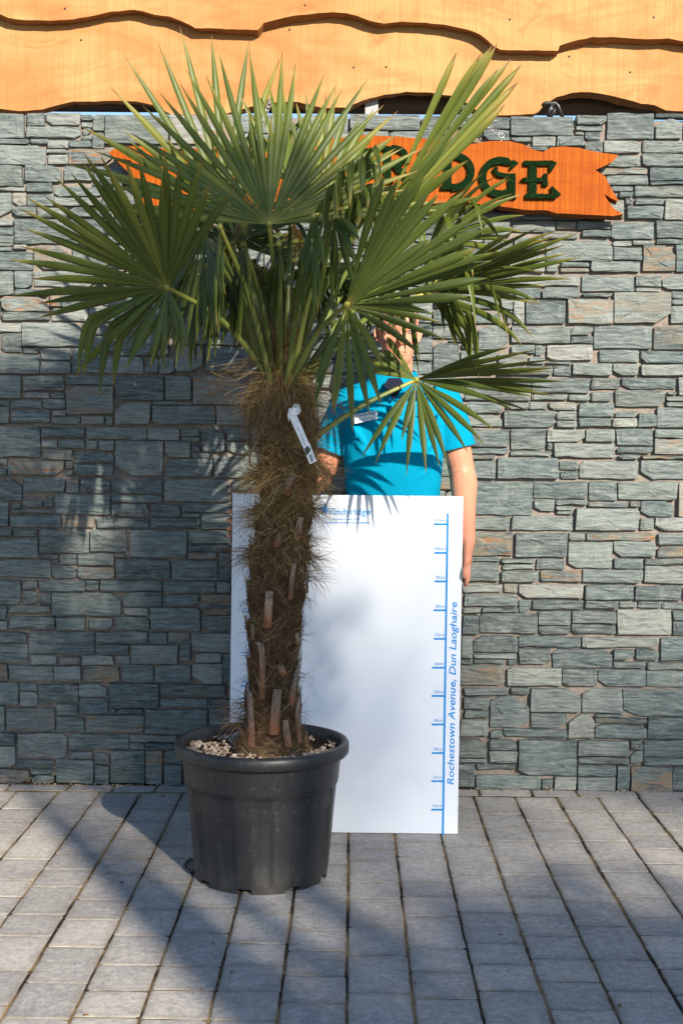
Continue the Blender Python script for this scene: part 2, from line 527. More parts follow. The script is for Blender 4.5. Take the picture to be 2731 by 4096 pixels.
for i in range(-15, 15):
    y = YB - rng.uniform(0, .02)
    x0, x1 = i * PITCH, (i + 1) * PITCH
    wob = rng.uniform(-.0012, .0012)
    while y > 1.6:
        L = rng.choice([.125, .165, .165, .165, .205, .205, .24, .24])
        if y < 4.2: L = max(L, .15)
        gp = .0025 + rng.random() * .0025
        add_paver(x0 + .0032 + wob, x1 - .0032 + wob, y - L + gp, y)
        y -= L
x = -2.5
while x < 2.5:                                    # border course, long side to the wall
    L = rng.choice([.17, .18, .21, .24])
    add_paver(x + .004, x + L - .004, YB + .008, YB + .098)
    x += L
tag(far.build('outer_pavers', M['paver'], pave, smooth=False), kind='stuff')

# ================================================================== STONE WALL
WTOP = 2.681
wall = empty('stone_wall', (0, YW, 0))
tag(wall, 'green-grey slate stone wall of rough split stones behind the potted palm', 'stone wall')
g = MB()
g.box((-3.2, YW + .011, .03), (3.2, YW + .30, WTOP - .012))
g.box((-3.2, YW + .035, -.05), (3.2, YW + .28, .031))
g.build('mortar_core', M['mortar'], wall, smooth=False)

CROPS = [  # (scale, x offset, y offset) of the survey sheet, then stone rectangles measured on it
 (2.2186, 0, 440, """0 35 220 260;235 30 400 175;410 25 720 140;235 150 725 250;728 45 828 98;728 108 828 155;738 160 805 225;830 45 930 190;728 230 825 275
825 200 1000 350;935 45 1500 310;0 262 270 305;275 258 428 300;0 308 418 488;430 272 610 345;418 350 600 385;615 272 840 335;430 395 610 488;612 350 1000 488
0 495 215 685;0 690 230 720;228 492 545 640;240 650 470 730;575 500 825 630;480 650 905 770;0 725 105 950;120 735 235 855;240 740 476 855;120 862 330 955
335 865 600 955;480 780 900 858;832 500 1160 680;910 690 1250 860;605 868 1000 955;0 965 120 1035;0 1045 130 1110;0 1115 130 1180;135 970 745 1190;0 1185 120 1210
0 1215 115 1255;0 1260 300 1425;125 1195 245 1240;305 1205 625 1420;250 1215 302 1320;755 970 1250 1190;640 1205 930 1425;0 1435 125 1650;135 1432 295 1590;135 1595 440 1645
305 1432 860 1570;20 1655 448 1790;20 1795 455 1870;452 1585 550 1750;555 1580 930 1750;460 1760 785 1875;792 1750 1250 1880;940 1435 1370 1560;940 1570 1370 1650;935 1660 1250 1742;1265 1665 1550 1880
0 1890 200 1970;15 1980 200 2150;205 1888 750 2100;190 2110 350 2160;0 2165 355 2340;760 1892 1065 2000;770 2010 1020 2105;1072 1895 1500 2180;360 2110 632 2220;360 2225 632 2340
645 2110 915 2338;920 2105 1065 2145;922 2150 1280 2340;1290 2195 1410 2340;1418 2190 1553 2340"""),
 (1.384, 0, 1500, """0 4 125 130;130 4 362 90;368 4 632 56;132 95 275 130;280 98 362 128;0 135 55 170;62 138 235 185;242 134 365 188;0 175 55 270;62 192 285 270;290 195 370 225;290 230 450 272;370 62 632 222
455 228 580 272;640 4 908 145;585 152 838 275;918 4 1062 140;845 148 1066 164;845 168 1192 275;1072 5 1384 164;1200 170 1384 278;0 282 225 455;230 285 472 350;232 355 322 402;330 358 475 412;242 408 402 470;0 460 45 500
50 474 358 555;0 508 45 558;365 478 406 520;365 525 406 558;482 290 815 358;482 364 542 415;548 364 634 418;415 424 634 490;415 495 632 562;640 366 908 562;820 292 1000 362;1005 295 1108 340;1115 295 1248 428
915 368 1055 456;1012 345 1110 384;1062 390 1110 425;1068 432 1175 458;918 462 1178 568;1255 295 1384 365;1255 372 1384 440;1185 448 1384 572;0 568 125 698;130 570 365 685;130 690 240 732;372 572 442 652
448 572 615 652;0 704 56 840;62 738 342 842;246 692 296 735;300 658 615 775;345 782 528 845;622 574 905 658;622 664 905 706;622 712 828 785;535 790 828 850;910 578 1262 704;835 714 1002 785;1005 710 1280 764;835 790 1110 852
1010 768 1112 786;1118 768 1280 855;0 852 70 890;78 854 216 892;0 898 218 1012;222 854 500 985;228 990 325 1050;332 990 426 1050;0 1018 285 1124;290 1055 428 1126;505 855 708 980;712 857 1035 1012;435 985 638 1055
435 1060 638 1128;645 1018 948 1132;1042 860 1278 932;1042 938 1278 976;1040 982 1205 1018;952 1022 1206 1138;1214 984 1280 1138;0 1132 118 1268;130 1134 213 1186;130 1192 212 1270;218 1134 476 1196;480 1136 550 1194;555 1134 898 1196
290 1202 676 1335;50 1275 284 1314;0 1274 45 1350;50 1320 310 1408;312 1340 480 1410;490 1340 626 1410;632 1308 828 1412;682 1202 898 1302;905 1140 1195 1206;1200 1143 1280 1206;905 1212 1102 1278;834 1284 1110 1416
1108 1212 1280 1326;1115 1330 1280 1418;0 1420 155 1482;160 1418 525 1546;535 1420 820 1484;0 1487 170 1592;175 1550 318 1602;0 1598 48 1692;52 1606 298 1694;304 1606 452 1694;826 1424 928 1484;932 1426 1056 1484
1062 1430 1280 1534;724 1490 992 1600;998 1490 1056 1580;1088 1540 1232 1592;460 1552 632 1606;638 1552 720 1600;460 1612 668 1698;674 1606 852 1702;858 1606 1056 1704;1062 1596 1232 1708;1238 1540 1280 1708;534 1490 718 1548
0 1702 105 1824;113 1702 215 1746;113 1752 213 1832;218 1706 438 1816;440 1708 595 1782;440 1788 600 1878;604 1706 880 1840;650 1846 800 1876;0 1830 30 1970;38 1838 308 1970;312 1822 434 1884;312 1890 470 1976;478 1882 800 1980
885 1708 1250 1784;885 1788 1150 1838;1156 1788 1280 1840;808 1846 1150 1986;1156 1846 1280 1986;0 1984 90 2046;95 1982 375 2122;0 2052 88 2168;92 2128 302 2172;0 2176 170 2258;178 2178 302 2206;178 2212 302 2260;385 1984 715 2084
720 1990 980 2028;720 2034 800 2070;806 2034 970 2070;312 2090 520 2260;526 2090 608 2152;526 2158 606 2260;612 2076 803 2264;808 2076 905 2264;911 2076 1010 2146;911 2152 1010 2270;986 1992 1280 2066;1014 2074 1280 2270"""),
 (1.96, 1931, 440, """0 58 205 150;0 158 205 240;212 55 700 205;215 215 375 255;385 212 565 290;570 210 785 290;725 45 962 122;725 128 940 165;800 170 920 240;970 25 1335 235;1345 34 1568 62;1348 68 1558 232
790 246 935 340;940 242 1232 338;1250 240 1568 335;1240 342 1568 445;960 362 1230 450;300 262 505 330;905 457 1286 510;960 516 1290 592;1300 455 1568 560;1300 566 1568 586;1000 600 1172 640;1065 645 1172 692
1185 592 1568 688;1185 694 1408 742;1110 697 1168 745;985 700 1100 850;1118 750 1412 858;1420 696 1568 862;0 800 290 865;296 816 770 865;776 816 1104 862;0 880 212 990;230 876 568 958;575 876 728 938;735 872 998 940
770 948 998 998;1002 872 1340 1020;1350 872 1568 1008;460 962 740 1010;490 1018 1006 1188;1012 1030 1160 1070;1166 1030 1336 1072;1015 1078 1242 1180;1355 1015 1568 1055;1250 1062 1500 1270;1506 1060 1568 1270;840 1188 1235 1272
600 1196 830 1232;600 1238 830 1272;240 1000 455 1120;0 1000 230 1130;200 1132 480 1272"""),
 (1.568, 1731, 1100, """0 4 360 106;370 4 915 70;500 80 674 150;680 76 918 150;930 4 1255 142;1260 4 1428 76;1260 82 1426 106;1435 4 1568 96;60 115 500 216;0 222 230 308;240 236 428 306;506 156 570 308;576 156 830 308;842 150 1125 308;1130 110 1482 306
1490 104 1568 148;1492 155 1568 186;1488 192 1568 308;0 318 278 402;285 318 475 470;0 424 162 630;100 408 278 464;175 476 395 632;485 320 855 430;490 438 636 490;641 440 706 506;714 436 1022 538;405 496 590 560;596 512 700 560;405 566 745 632
860 320 1002 380;860 386 998 432;1008 320 1370 464;1040 470 1290 548;1380 320 1568 472;1300 478 1568 556;1300 564 1568 632;752 566 866 632;706 544 866 560;872 552 1116 632;1122 554 1286 632;200 642 610 788;616 644 980 744
850 750 982 790;616 750 842 786;990 644 1172 730;990 736 1118 794;1180 644 1526 716;1532 644 1568 756;1140 722 1450 850;1456 720 1568 756;1456 762 1568 790;1460 796 1568 826;200 796 436 866;200 872 436 952;442 850 765 956
604 794 715 844;722 796 900 846;770 852 898 908;770 914 898 958;910 800 1132 890;1138 856 1268 892;905 896 1112 956;1118 898 1276 956;1282 862 1396 956;1402 832 1568 958"""),
 (1.4705, 1800, 1700, """60 24 342 132;60 137 345 170;350 24 560 147;350 152 600 184;110 176 264 202;130 208 265 318;272 190 636 318;568 24 788 100;606 106 966 204;794 24 962 100;642 210 752 264;648 270 752 318;758 208 1104 318;972 24 1188 122
978 127 1188 166;980 172 1106 202;1114 178 1369 200;1114 206 1369 322;1197 26 1369 74;1197 79 1369 172;80 328 485 532;490 328 803 434;490 439 610 506;615 439 803 470;615 476 725 500;80 540 350 620;358 508 722 620;810 330 978 448
986 332 1332 440;810 452 1045 482;1050 448 1112 482;732 488 1108 620;1118 446 1308 540;1116 547 1196 620;1202 546 1369 624;1338 335 1369 538;80 628 365 770;375 630 686 778;692 630 790 680;798 632 1202 678;676 686 952 842
956 684 1202 778;1216 638 1369 706;1216 712 1369 780;80 776 290 802;80 808 286 920;300 782 498 812;302 818 496 850;300 856 522 924;504 784 670 850;528 856 768 924;958 784 1128 844;776 850 1128 928;1138 786 1369 822;1138 828 1369 932
70 934 305 986;314 934 394 986;80 992 396 1066;182 1072 396 1100;70 1076 175 1108;70 1114 166 1226;172 1106 512 1228;400 936 782 1022;402 1028 476 1102;482 1028 782 1086;516 1092 710 1176;518 1182 706 1228;790 938 1074 1026
1080 942 1358 1032;790 1032 984 1076;990 1038 1094 1074;1100 1038 1240 1074;1246 1038 1369 1086;712 1092 970 1166;712 1172 972 1230;976 1080 1298 1234;1304 1092 1369 1146;1304 1152 1369 1236;65 1238 130 1372;133 1238 395 1336
135 1341 395 1374;60 1378 130 1402;135 1380 318 1402;60 1408 320 1532;400 1242 766 1304;400 1311 592 1412;598 1311 950 1428;770 1246 1226 1310;956 1316 1082 1380;1088 1316 1226 1384;328 1418 652 1534;656 1434 862 1534
868 1434 1146 1538;956 1390 1146 1428;1232 1248 1369 1386;1154 1393 1369 1440;1154 1446 1369 1540;78 1546 342 1590;355 1544 464 1582;80 1598 228 1670;80 1676 224 1722;234 1590 464 1780;55 1730 226 1834;471 1547 766 1688;472 1694 686 1780
310 1786 686 1838;234 1788 304 1838;775 1550 1010 1694;1014 1554 1369 1714;850 1700 1008 1716;692 1700 842 1844;850 1722 1156 1752;850 1758 1150 1844;1158 1722 1369 1844;50 1842 220 1956;228 1848 390 1910;228 1916 394 1984;400 1850 740 2060
50 1962 215 1984;50 1992 142 2132;150 1992 394 2026;152 2032 530 2144;430 2066 600 2076;538 2082 602 2142;608 2066 740 2146;746 1852 1050 1944;746 1952 1050 1992;746 1998 972 2062;744 2068 974 2150;980 1998 1050 2152;1058 1854 1130 1910
1058 1916 1130 1990;1136 1852 1369 1952;1136 1958 1369 2002;1058 2008 1300 2154;1306 2008 1369 2154;835 2158 1135 2200;1145 2162 1335 2212;1342 2164 1369 2216"""),
]
rects = []
for s, ox, oy, txt in CROPS:
    for q in txt.replace('\n', ';').split(';'):
        a, b, c, d = map(float, q.split())
        p0 = W(ox + a / s, oy + b / s, YW); p1 = W(ox + c / s, oy + d / s, YW)
        x0, x1 = p0.x, p1.x
        if a == 0 and ox == 0: x0 -= random.uniform(.02, .16)
        if c in (1568, 1369) and ox > 1700: x1 += random.uniform(.02, .16)
        rects.append([x0, p1.z, x1, p0.z])
# tidy overlaps
for it in range(3):
    for i in range(len(rects)):
        A = rects[i]
        for j in range(i + 1, len(rects)):
            B = rects[j]
            ox = min(A[2], B[2]) - max(A[0], B[0]); oz = min(A[3], B[3]) - max(A[1], B[1])
            if ox > -.001 and oz > -.001 and (ox > 0 and oz > 0):
                big, sm = (A, B) if (A[2]-A[0])*(A[3]-A[1]) > (B[2]-B[0])*(B[3]-B[1]) else (B, A)
                if ox < oz:
                    if (sm[0] + sm[2]) > (big[0] + big[2]): sm[0] += ox + .003
                    else: sm[2] -= ox + .003
                else:
                    if (sm[1] + sm[3]) > (big[1] + big[3]): sm[1] += oz + .003
                    else: sm[3] -= oz + .003
rects = [r for r in rects if r[2] - r[0] > .02 and r[3] - r[1] > .006]
surveyed = list(rects)
# the stretches the survey cannot see: split course by course
rng = random.Random(5)
def split(x0, z0, x1, z1, out, lvl=0):
    w, h = x1 - x0, z1 - z0
    if (h > .15 and rng.random() < .85) or (h > .08 and w > .14 and rng.random() < .35 and lvl < 4):
        t = z0 + h * rng.uniform(.3, .7)
        split(x0, z0, x1, t, out, lvl + 1); split(x0, t, x1, z1, out, lvl + 1)
    elif w > .30 or (w > .2 and rng.random() < .4):
        t = x0 + w * rng.uniform(.3, .7)
        split(x0, z0, t, z1, out, lvl + 1); split(t, z0, x1, z1, out, lvl + 1)
    else:
        out.append([x0 + .002, z0 + .002, x1 - .002, z1 - .002])
zl = [.035 + (WTOP - .035) * k / 13 for k in range(14)]
def free_spans(z0, z1):
    occ = sorted((r[0], r[2]) for r in surveyed if r[1] < z1 - .03 and r[3] > z0 + .03)
    x = -2.6
    for a, b in occ:
        if a - x > .05: yield x, a
        x = max(x, b)
    yield x, 2.6
for k in range(13):
    for a, b in free_spans(zl[k], zl[k + 1]):
        x = a
        while x < b - .02:
            w = min(rng.uniform(.22, .5), b - x)
            if b - (x + w) < .08: w = b - x
            out = []
            split(x, zl[k], x + w, zl[k + 1], out)
            for r in out:
                if not any(min(r[2], s[2]) - max(r[0], s[0]) > .01 and min(r[3], s[3]) - max(r[1], s[1]) > .01 for s in surveyed):
                    rects.append(r)
            x += w
# plug what is left open with fitting stones
GS = .008
gw, gh = int(5.2 / GS), int((WTOP - .03) / GS)
occ = np.zeros((gh, gw), bool)
for r in rects:
    occ[max(0, int((r[1] - .032) / GS)):max(0, int((r[3] - .028) / GS) + 1), max(0, int((r[0] + 2.6) / GS)):max(0, int((r[2] + 2.604) / GS) + 1)] = True
for j in range(gh):
    for i in range(gw):
        if occ[j, i]: continue
        ww = 0
        while i + ww < gw and not occ[j, i + ww] and ww < 26: ww += 1
        hh = 1
        while j + hh < gh and hh < 14 and not occ[j + hh, i:i + ww].any(): hh += 1
        if ww >= 3 and hh >= 2 and rng.random() < .93:
            rects.append([-2.6 + i * GS + .002, .03 + j * GS + .002, -2.6 + (i + ww) * GS - .002, .03 + (j + hh) * GS - .002])
            occ[j:j + hh, i:i + ww] = True
def stone_mesh(r, rng):
    x0, z0, x1, z1 = r
    w, h = x1 - x0, z1 - z0
    cut = [0.0015 + .002 * rng.random()] * 4
    for k in range(4):
        if rng.random() < .15: cut[k] = min(w, h) * rng.uniform(.12, .4)
    sk = [rng.uniform(-1, 1) * min(.006, w * .06) for _ in range(4)]; sz = [rng.uniform(-1, 1) * min(.004, h * .07) for _ in range(4)]
    P4 = [(x0 + max(0, sk[0]), z0 + max(0, sz[0])), (x1 - max(0, sk[1]), z0 + max(0, sz[1])), (x1 - max(0, sk[2]), z1 - max(0, sz[2])), (x0 + max(0, sk[3]), z1 - max(0, sz[3]))]
    per = []
    asp = [rng.uniform(1, 2.2) for _ in range(4)]
    for k in range(4):
        p, q, o = P4[k], P4[(k + 1) % 4], P4[k - 1]
        def toward(a, b, d):
            L = math.hypot(b[0] - a[0], b[1] - a[1]) + 1e-6
            d = min(d, L * .45); return (a[0] + (b[0] - a[0]) * d / L, a[1] + (b[1] - a[1]) * d / L)
        ca = cut[k] * (asp[k] if k % 2 else 1); cb = cut[k] * (1 if k % 2 else asp[k])
        per.append(toward(p, o, ca)); e = toward(p, q, cb); per.append(e)
        nx_ = toward(q, p, cut[(k + 1) % 4])
        L = math.hypot(nx_[0] - e[0], nx_[1] - e[1])
        n = max(1, int(L / .045))
        for j in range(1, n):
            t = j / n
            am = .0028 if k % 2 == 0 else .002
            per.append((e[0] + (nx_[0] - e[0]) * t + rng.uniform(-am, am), e[1] + (nx_[1] - e[1]) * t + rng.uniform(-am, am)))
    cx = sum(p[0] for p in per) / len(per); cz = sum(p[1] for p in per) / len(per)
    n = len(per)
    d = -rng.uniform(.003, .017)
    tx, tz = rng.uniform(-.05, .05), rng.uniform(-.07, .07)
    V, F = [], []
    def ring(ins, dep, jit):
        for px, pz in per:
            dx, dz = cx - px, cz - pz
            L = math.hypot(dx, dz) + 1e-6
            f = min(ins / L, .8)
            V.append((px + dx * f + rng.uniform(-jit, jit), YW + dep + ((px - cx) * tx + (pz - cz) * tz if dep < .01 else 0) + rng.uniform(-jit, jit), pz + dz * f + rng.uniform(-jit, jit)))
    ring(0, .03, 0); ring(0, d + .003, .0005); ring(.002, d + .0005, .001); ring(min(w, h) * .2, d - .0005, .0022); ring(min(w, h) * .38, d - .0015, .003)
    V.append((cx, YW + d - .001 + rng.uniform(-.002, .002), cz))
    for i in range(4):
        for k in range(n):
            F.append((i*n+k, i*n+(k+1) % n, (i+1)*n+(k+1) % n, (i+1)*n+k))
    for k in range(n): F.append((4*n+k, 4*n+(k+1) % n, len(V) - 1))
    return V, F, (cx, YW, cz)
def seen_area(r):
    a, b = max(r[0], -1.46), min(r[2], 1.36); c, d = max(r[1], 0), min(r[3], WTOP)
    if b <= a or d <= c: return 0
    cx, cz = (a + b) / 2, (c + d) / 2
    if -.49 < cx < .45 and cz < 1.14: return 0
    if -.55 < cx < .52 and 1.4 < cz < 2.35: return (b - a) * (d - c) * .2
    return (b - a) * (d - c)
rects.sort(key=lambda r: -seen_area(r))
rest = MB()
rng = random.Random(21)
for i, r in enumerate(rects):
    V, F, c = stone_mesh(r, rng)
    r1, r2 = rng.random(), rng.random()
    if i < 300 and seen_area(r) > 0:
        b = MB(); b.add(V, F, rnd=r1, rnd2=r2); b.build('stone', M['stone'], wall, smooth=False, loc=c)
    else:
        rest.add(V, F, rnd=r1, rnd2=r2)
tag(rest.build('smaller_stones', M['stone'], wall, smooth=False), kind='stuff')

# ================================================================== TIMBER FASCIA ABOVE THE WALL
def slab(b, front, back, yf, yb, mi=0, rnd=0.0, edge=1.0):
    """extrude an outline (x,z pairs); rim vertices are separate so the rim can be bark"""
    n = len(front)
    b.add([(x, yf, z) for x, z in front], [tuple(range(n))], mi, rnd=rnd, bark=0.0)
    b.add([(x, yb, z) for x, z in back], [tuple(range(n))[::-1]], mi, rnd=rnd, bark=0.3)
    b.add([(x, yf, z) for x, z in front] + [(x, yb, z) for x, z in back],
          [(k, k + n, (k + 1) % n + n, (k + 1) % n) for k in range(n)], mi, rnd=rnd, bark=edge)
fascia = empty('timber_fascia', (0, 5.2, WTOP))
tag(fascia, 'wavy-edged pale orange timber boards overlapping above the stone wall', 'timber fascia')
up_edge = [(-160,44),(-80,24),(0,31),(20,41),(56,46),(118,47),(169,44),(215,36),(256,27),(308,22),(328,25),(354,33),(390,38),(415,47),(436,57),(449,64),(592,69),(597,64),(605,53),(636,44),(677,35),(733,30),(764,27),(795,30),(820,36),(846,47),(882,54),(923,50),(964,51),(1020,57),(1072,67),(1102,79),(1133,105),(1148,114),(1281,117),(1284,105),(1297,100),(1328,92),(1359,85),(1405,85),(1482,90),(1533,88),(1568,95),(1640,104),(1740,90)]
lo_edge = [(-160,236),(-80,244),(0,250),(46,255),(97,252),(144,238),(169,233),(220,233),(272,231),(313,233),(354,242),(390,261),(410,264),(518,262),(554,251),(589,242),(625,235),(682,234),(712,241),(743,249),(769,246),(795,247),(831,231),(882,218),(933,211),(990,213),(1036,220),(1072,236),(1097,256),(1118,266),(1225,262),(1236,256),(1248,241),(1277,223),(1312,213),(1353,211),(1394,218),(1436,228),(1471,238),(1502,241),(1528,254),(1568,255),(1650,246),(1740,252)]
def plank(edge, yf, th, ztop, rnd, seed):
    rg = random.Random(seed)
    pts = []
    for a, b in zip(edge[:-1], edge[1:]):
        n = max(1, int((b[0] - a[0]) / 14))
        for k in range(n):
            t = k / n; pts.append(P(a[0] + (b[0]-a[0])*t, a[1] + (b[1]-a[1])*t + rg.uniform(-.7, .7), yf))
    pts.append(P(*edge[-1], yf))
    front = [(p.x, p.z) for p in pts]
    back = [(x + rg.uniform(-.002, .002), z - .012 * max(0, math.sin(x * 5 + seed)) + rg.uniform(-.003, .003)) for x, z in front]
    front += [(front[-1][0], ztop), (front[0][0], ztop)]
    back += [(back[-1][0], ztop), (back[0][0], ztop)]
    b = MB()
    slab(b, front[::-1], back[::-1], yf, yf + th, rnd=rnd)
    return b.build('plank', M['plank'], fascia, smooth=False)
plank(up_edge, 5.165, .052, 3.40, .0, 3)
plank(lo_edge, 5.218, .048, 3.14, 3.7, 9)
for k, (nx_, ny_, yf) in enumerate(((665, 68, 5.218), (187, 92, 5.218), (812, 155, 5.218), (886, 154, 5.218), (1306, 130, 5.218), (1446, 166, 5.218), (150, 20, 5.165), (700, 12, 5.165), (1170, 45, 5.165), (1500, 40, 5.165))):
    p = P(nx_, ny_, yf); b = MB(); b.tube([p + Vector((0, -.0015, 0)), p + Vector((0, .004, 0))], .0042, 8); b.build('nail', M['blackmetal'], fascia)
zb = P(800, 247, 5.32).z
b = MB(); b.box((-3, 5.32, zb), (3, 5.42, zb + .16)); b.build('beam', M['beam'], fascia, smooth=False)
for xx in (853, -160, 1760):
    p = P(xx, 260, 5.29)
    b = MB(); b.box((p.x - .026, 5.268, WTOP - .03), (p.x + .026, 5.318, 3.3)); b.box((p.x - .045, 5.266, WTOP - .02), (p.x + .045, 5.3195, WTOP + .003))
    b.build('post', M['post'], fascia, smooth=False)
b = MB()
c = lambda x, y: P(x, y, 5.215)
b.tube([c(1246, 241), c(1252, 237), c(1275, 237), c(1281, 243), c(1291, 270)], .008, 8)
b.tube([c(1268, 239), c(1262, 252), c(1259, 268)], .009, 8)
b.tube([c(1262, 255), c(1268, 248), c(1275, 247), c(1271, 257), c(1264, 268)], .007, 8)
b.build('clamp', M['blackmetal'], fascia)

# ================================================================== HANGING SIGN
YS = 5.062
sign = empty('hanging_sign', P(830, 400, YS))
tag(sign, 'orange varnished wooden sign with ragged ends and green grass letters on the wall', 'sign')
so = [(250,350),(271,337),(291,336),(350,338),(402,343),(460,340),(513,338),(579,343),(641,338),(718,320),(769,317),(841,310),(913,313),(954,317),(1041,323),(1082,331),(1123,324),(1169,324),(1200,331),(1225,344),(1246,349),(1264,339),(1292,336),(1328,339),(1369,349),(1419,356),(1405,372),(1366,390),(1389,405),(1402,431),(1418,459),(1416,462),(1387,446),(1389,452),(1408,478),(1430,492),(1407,496),(1328,492),(1277,490),(1256,483),(1205,482),(1174,477),(1150,474),(1143,469),(1136,471),(1130,477),(1092,467),(1051,461),(1000,468),(930,476),(860,472),(780,482),(690,478),(600,487),(500,481),(390,482),(333,480),(326,456),(340,446),(352,432),(326,422),(314,414),(285,386),(270,370),(300,373),(303,369),(262,360)]
rg = random.Random(4)
fr = []
for k in range(len(so)):
    a, bb = so[k], so[(k + 1) % len(so)]
    n = max(1, int(math.hypot(bb[0]-a[0], bb[1]-a[1]) / 16))
    for j in range(n):
        t = j / n; p = P(a[0]+(bb[0]-a[0])*t, a[1]+(bb[1]-a[1])*t + (rg.uniform(-.8, .8) if j else 0), YS)
        fr.append((p.x, p.z))
cxs, czs = P(830, 400, YS).x, P(830, 400, YS).z
b = MB()
slab(b, fr[::-1], [(x + rg.uniform(-.002, .002), z - (.008 if z < czs else 0) + rg.uniform(-.003, .002)) for x, z in fr][::-1], YS, YS + .042)
b.build('board', M['sign'], sign, smooth=False)
def arc(cx, cy, rx, ry, a0, a1, n=14):
    return [(cx + rx * math.cos(R(a0 + (a1 - a0) * k / n)), cy + ry * math.sin(R(a0 + (a1 - a0) * k / n))) for k in range(n + 1)]
def L(*p): return list(p)
GL = {
 'E': [(L((.3,.02),(.3,.98)), .11), (L((.06,.94),(.82,.95)), .065), (L((.82,.99),(.74,.72)), [.11,.03]), (L((.02,.5),(.12,.5),(.62,.5)), [.03,.06,.055]), (L((.62,.66),(.62,.34)), [.05,.075]), (L((.12,.06),(.9,.06)), .065), (L((.92,.05),(.78,.32)), [.13,.02])],
 'G': [(arc(.5,.5,.40,.44,55,318,20), [.06]+[.10]*19+[.07]), (L((.84,.92),(.72,.70)), [.09,.02]), (L((.76,-.02),(.76,.56)), .10), (L((.84,.54),(.62,.54),(.44,.58),(.36,.70),(.42,.76)), [.06,.06,.06,.055,.05]), (L((.6,.0),(.86,-.02)), .05)],
 'D': [(L((.22,0),(.22,1)), .11), (arc(.34,.5,.50,.45,92,-92,18), .105), (L((.04,.95),(.4,.95)), .06), (L((.04,.05),(.4,.05)), .06)],
 'R': [(L((.22,0),(.22,1)), .11), (arc(.36,.73,.38,.23,95,-100,14), .09), (L((.04,.95),(.42,.96)), .055), (L((.42,.48),(.62,.3),(.9,.02)), [.08,.10,.09]), (L((.06,.03),(.40,.03)), .05)],
 'I': [(L((.3,0),(.3,1)), .12), (L((.06,.96),(.56,.96)), .055), (L((.06,.04),(.56,.04)), .055)],
 'W': [(L((.1,.98),(.32,.03)), .09), (L((.32,.03),(.55,.8)), .07), (L((.55,.8),(.78,.03)), .09), (L((.78,.03),(1.0,.98)), .07), (L((0,.96),(.24,.96)), .05), (L((.9,.96),(1.12,.96)), .05)],
 'N': [(L((.18,0),(.18,1)), .09), (L((.18,.96),(.82,.05)), .10), (L((.82,0),(.82,1)), .08), (L((.02,.04),(.36,.04)), .05), (L((.66,.96),(1,.96)), .05)],
 'Y': [(L((.5,0),(.5,.5)), .10), (L((.5,.5),(.12,.98)), .09), (L((.5,.5),(.9,.98)), .075), (L((.3,.04),(.7,.04)), .05), (L((0,.96),(.3,.96)), .05), (L((.76,.96),(1.04,.96)), .05)]}
def letter(ch, dx, dy, w, h, seed):
    rg = random.Random(seed)
    b = MB()
    fz = MB()
    o = P(dx, dy + h, YS); ux = P(dx + w, dy + h, YS).x - o.x; uz = P(dx, dy, YS).z - o.z
    k = 0
    for pts, wd in GL[ch]:
        ps = [Vector((o.x + x * ux, 0, o.z + y * uz)) for x, y in pts]
        wd = [wd] * len(ps) if not hasattr(wd, '__len__') else list(wd) + [wd[-1]] * (len(ps) - len(wd))
        V = []
        yf = YS - .013 - k * .0009; k += 1
        Lr, Rr = [], []
        for i, p in enumerate(ps):
            d = (ps[min(i+1, len(ps)-1)] - ps[max(i-1, 0)]).normalized()
            nn = Vector((-d.z, 0, d.x)) * wd[i] * uz * .95
            Lr.append(p + nn); Rr.append(p - nn)
        n = len(ps)
        V = [(q.x, yf, q.z) for q in Lr] + [(q.x, yf, q.z) for q in Rr] + [(q.x, YS - .001, q.z) for q in Lr] + [(q.x, YS - .001, q.z) for q in Rr]
        F = []
        for i in range(n - 1):
            F += [(i, i+1, n+i+1, n+i), (i+1, i, 2*n+i, 2*n+i+1), (n+i, n+i+1, 3*n+i+1, 3*n+i)]
        F += [(0, n, 3*n, 2*n), (n-1, 2*n-1+0, 4*n-1, 3*n-1)]
        b.add(V, F, rnd=.1)
        tot = sum((ps[i+1]-ps[i]).length * (wd[i]+wd[i+1]) * uz for i in range(n-1))
        for _ in range(int(tot * 190000)):
            i = rg.randrange(n - 1); t = rg.random(); s = rg.uniform(-1.03, 1.03)
            q = (Lr[i].lerp(Lr[i+1], t) * (1 + s) + Rr[i].lerp(Rr[i+1], t) * (1 - s)) / 2
            dv = Vector((rg.uniform(-.9, .9), -1, rg.uniform(-.9, .9))).normalized() * rg.uniform(.004, .009)
            sd = Vector((rg.uniform(-1, 1), rg.uniform(-.3, .3), rg.uniform(-1, 1))).normalized() * .0011
            base = Vector((q.x, yf + .001, q.z))
            fz.add([base - sd, base + sd, base + dv], [(0, 1, 2)], rnd=rg.random())
    lo = b.build('letter', M['turf'], sign, smooth=False)
    t = fz.build('turf', M['turf'], lo, smooth=False)
    t.location = (0, 0, 0)
    tag(t, kind='stuff')
for i, (ch, dx, dy, w, h) in enumerate([('W',395,345,92,80),('I',505,345,60,80),('N',568,346,82,80),('D',668,345,84,80),('Y',768,343,78,80),('R',872,338,78,82),('I',957,350,52,82),('D',1008,354,86,82),('G',1096,364,102,88),('E',1194,371,90,86)]):
    letter(ch, dx, dy, w, h, i)
for ex, ey in ((1150, 316), (565, 331)):
    b = MB(); c = P(ex, ey - 5, YS + .02)
    b.tube([c + Vector((.011 * math.cos(t), .004 * math.sin(t), .011 * math.sin(t))) for t in [2 * math.pi * k / 14 for k in range(15)]], .0028, 6, cap=False)
    b.tube([c + Vector((0, 0, -.01)), c + Vector((0, 0, -.035))], .003, 6)
    b.build('eye_bolt', M['steel'], sign)
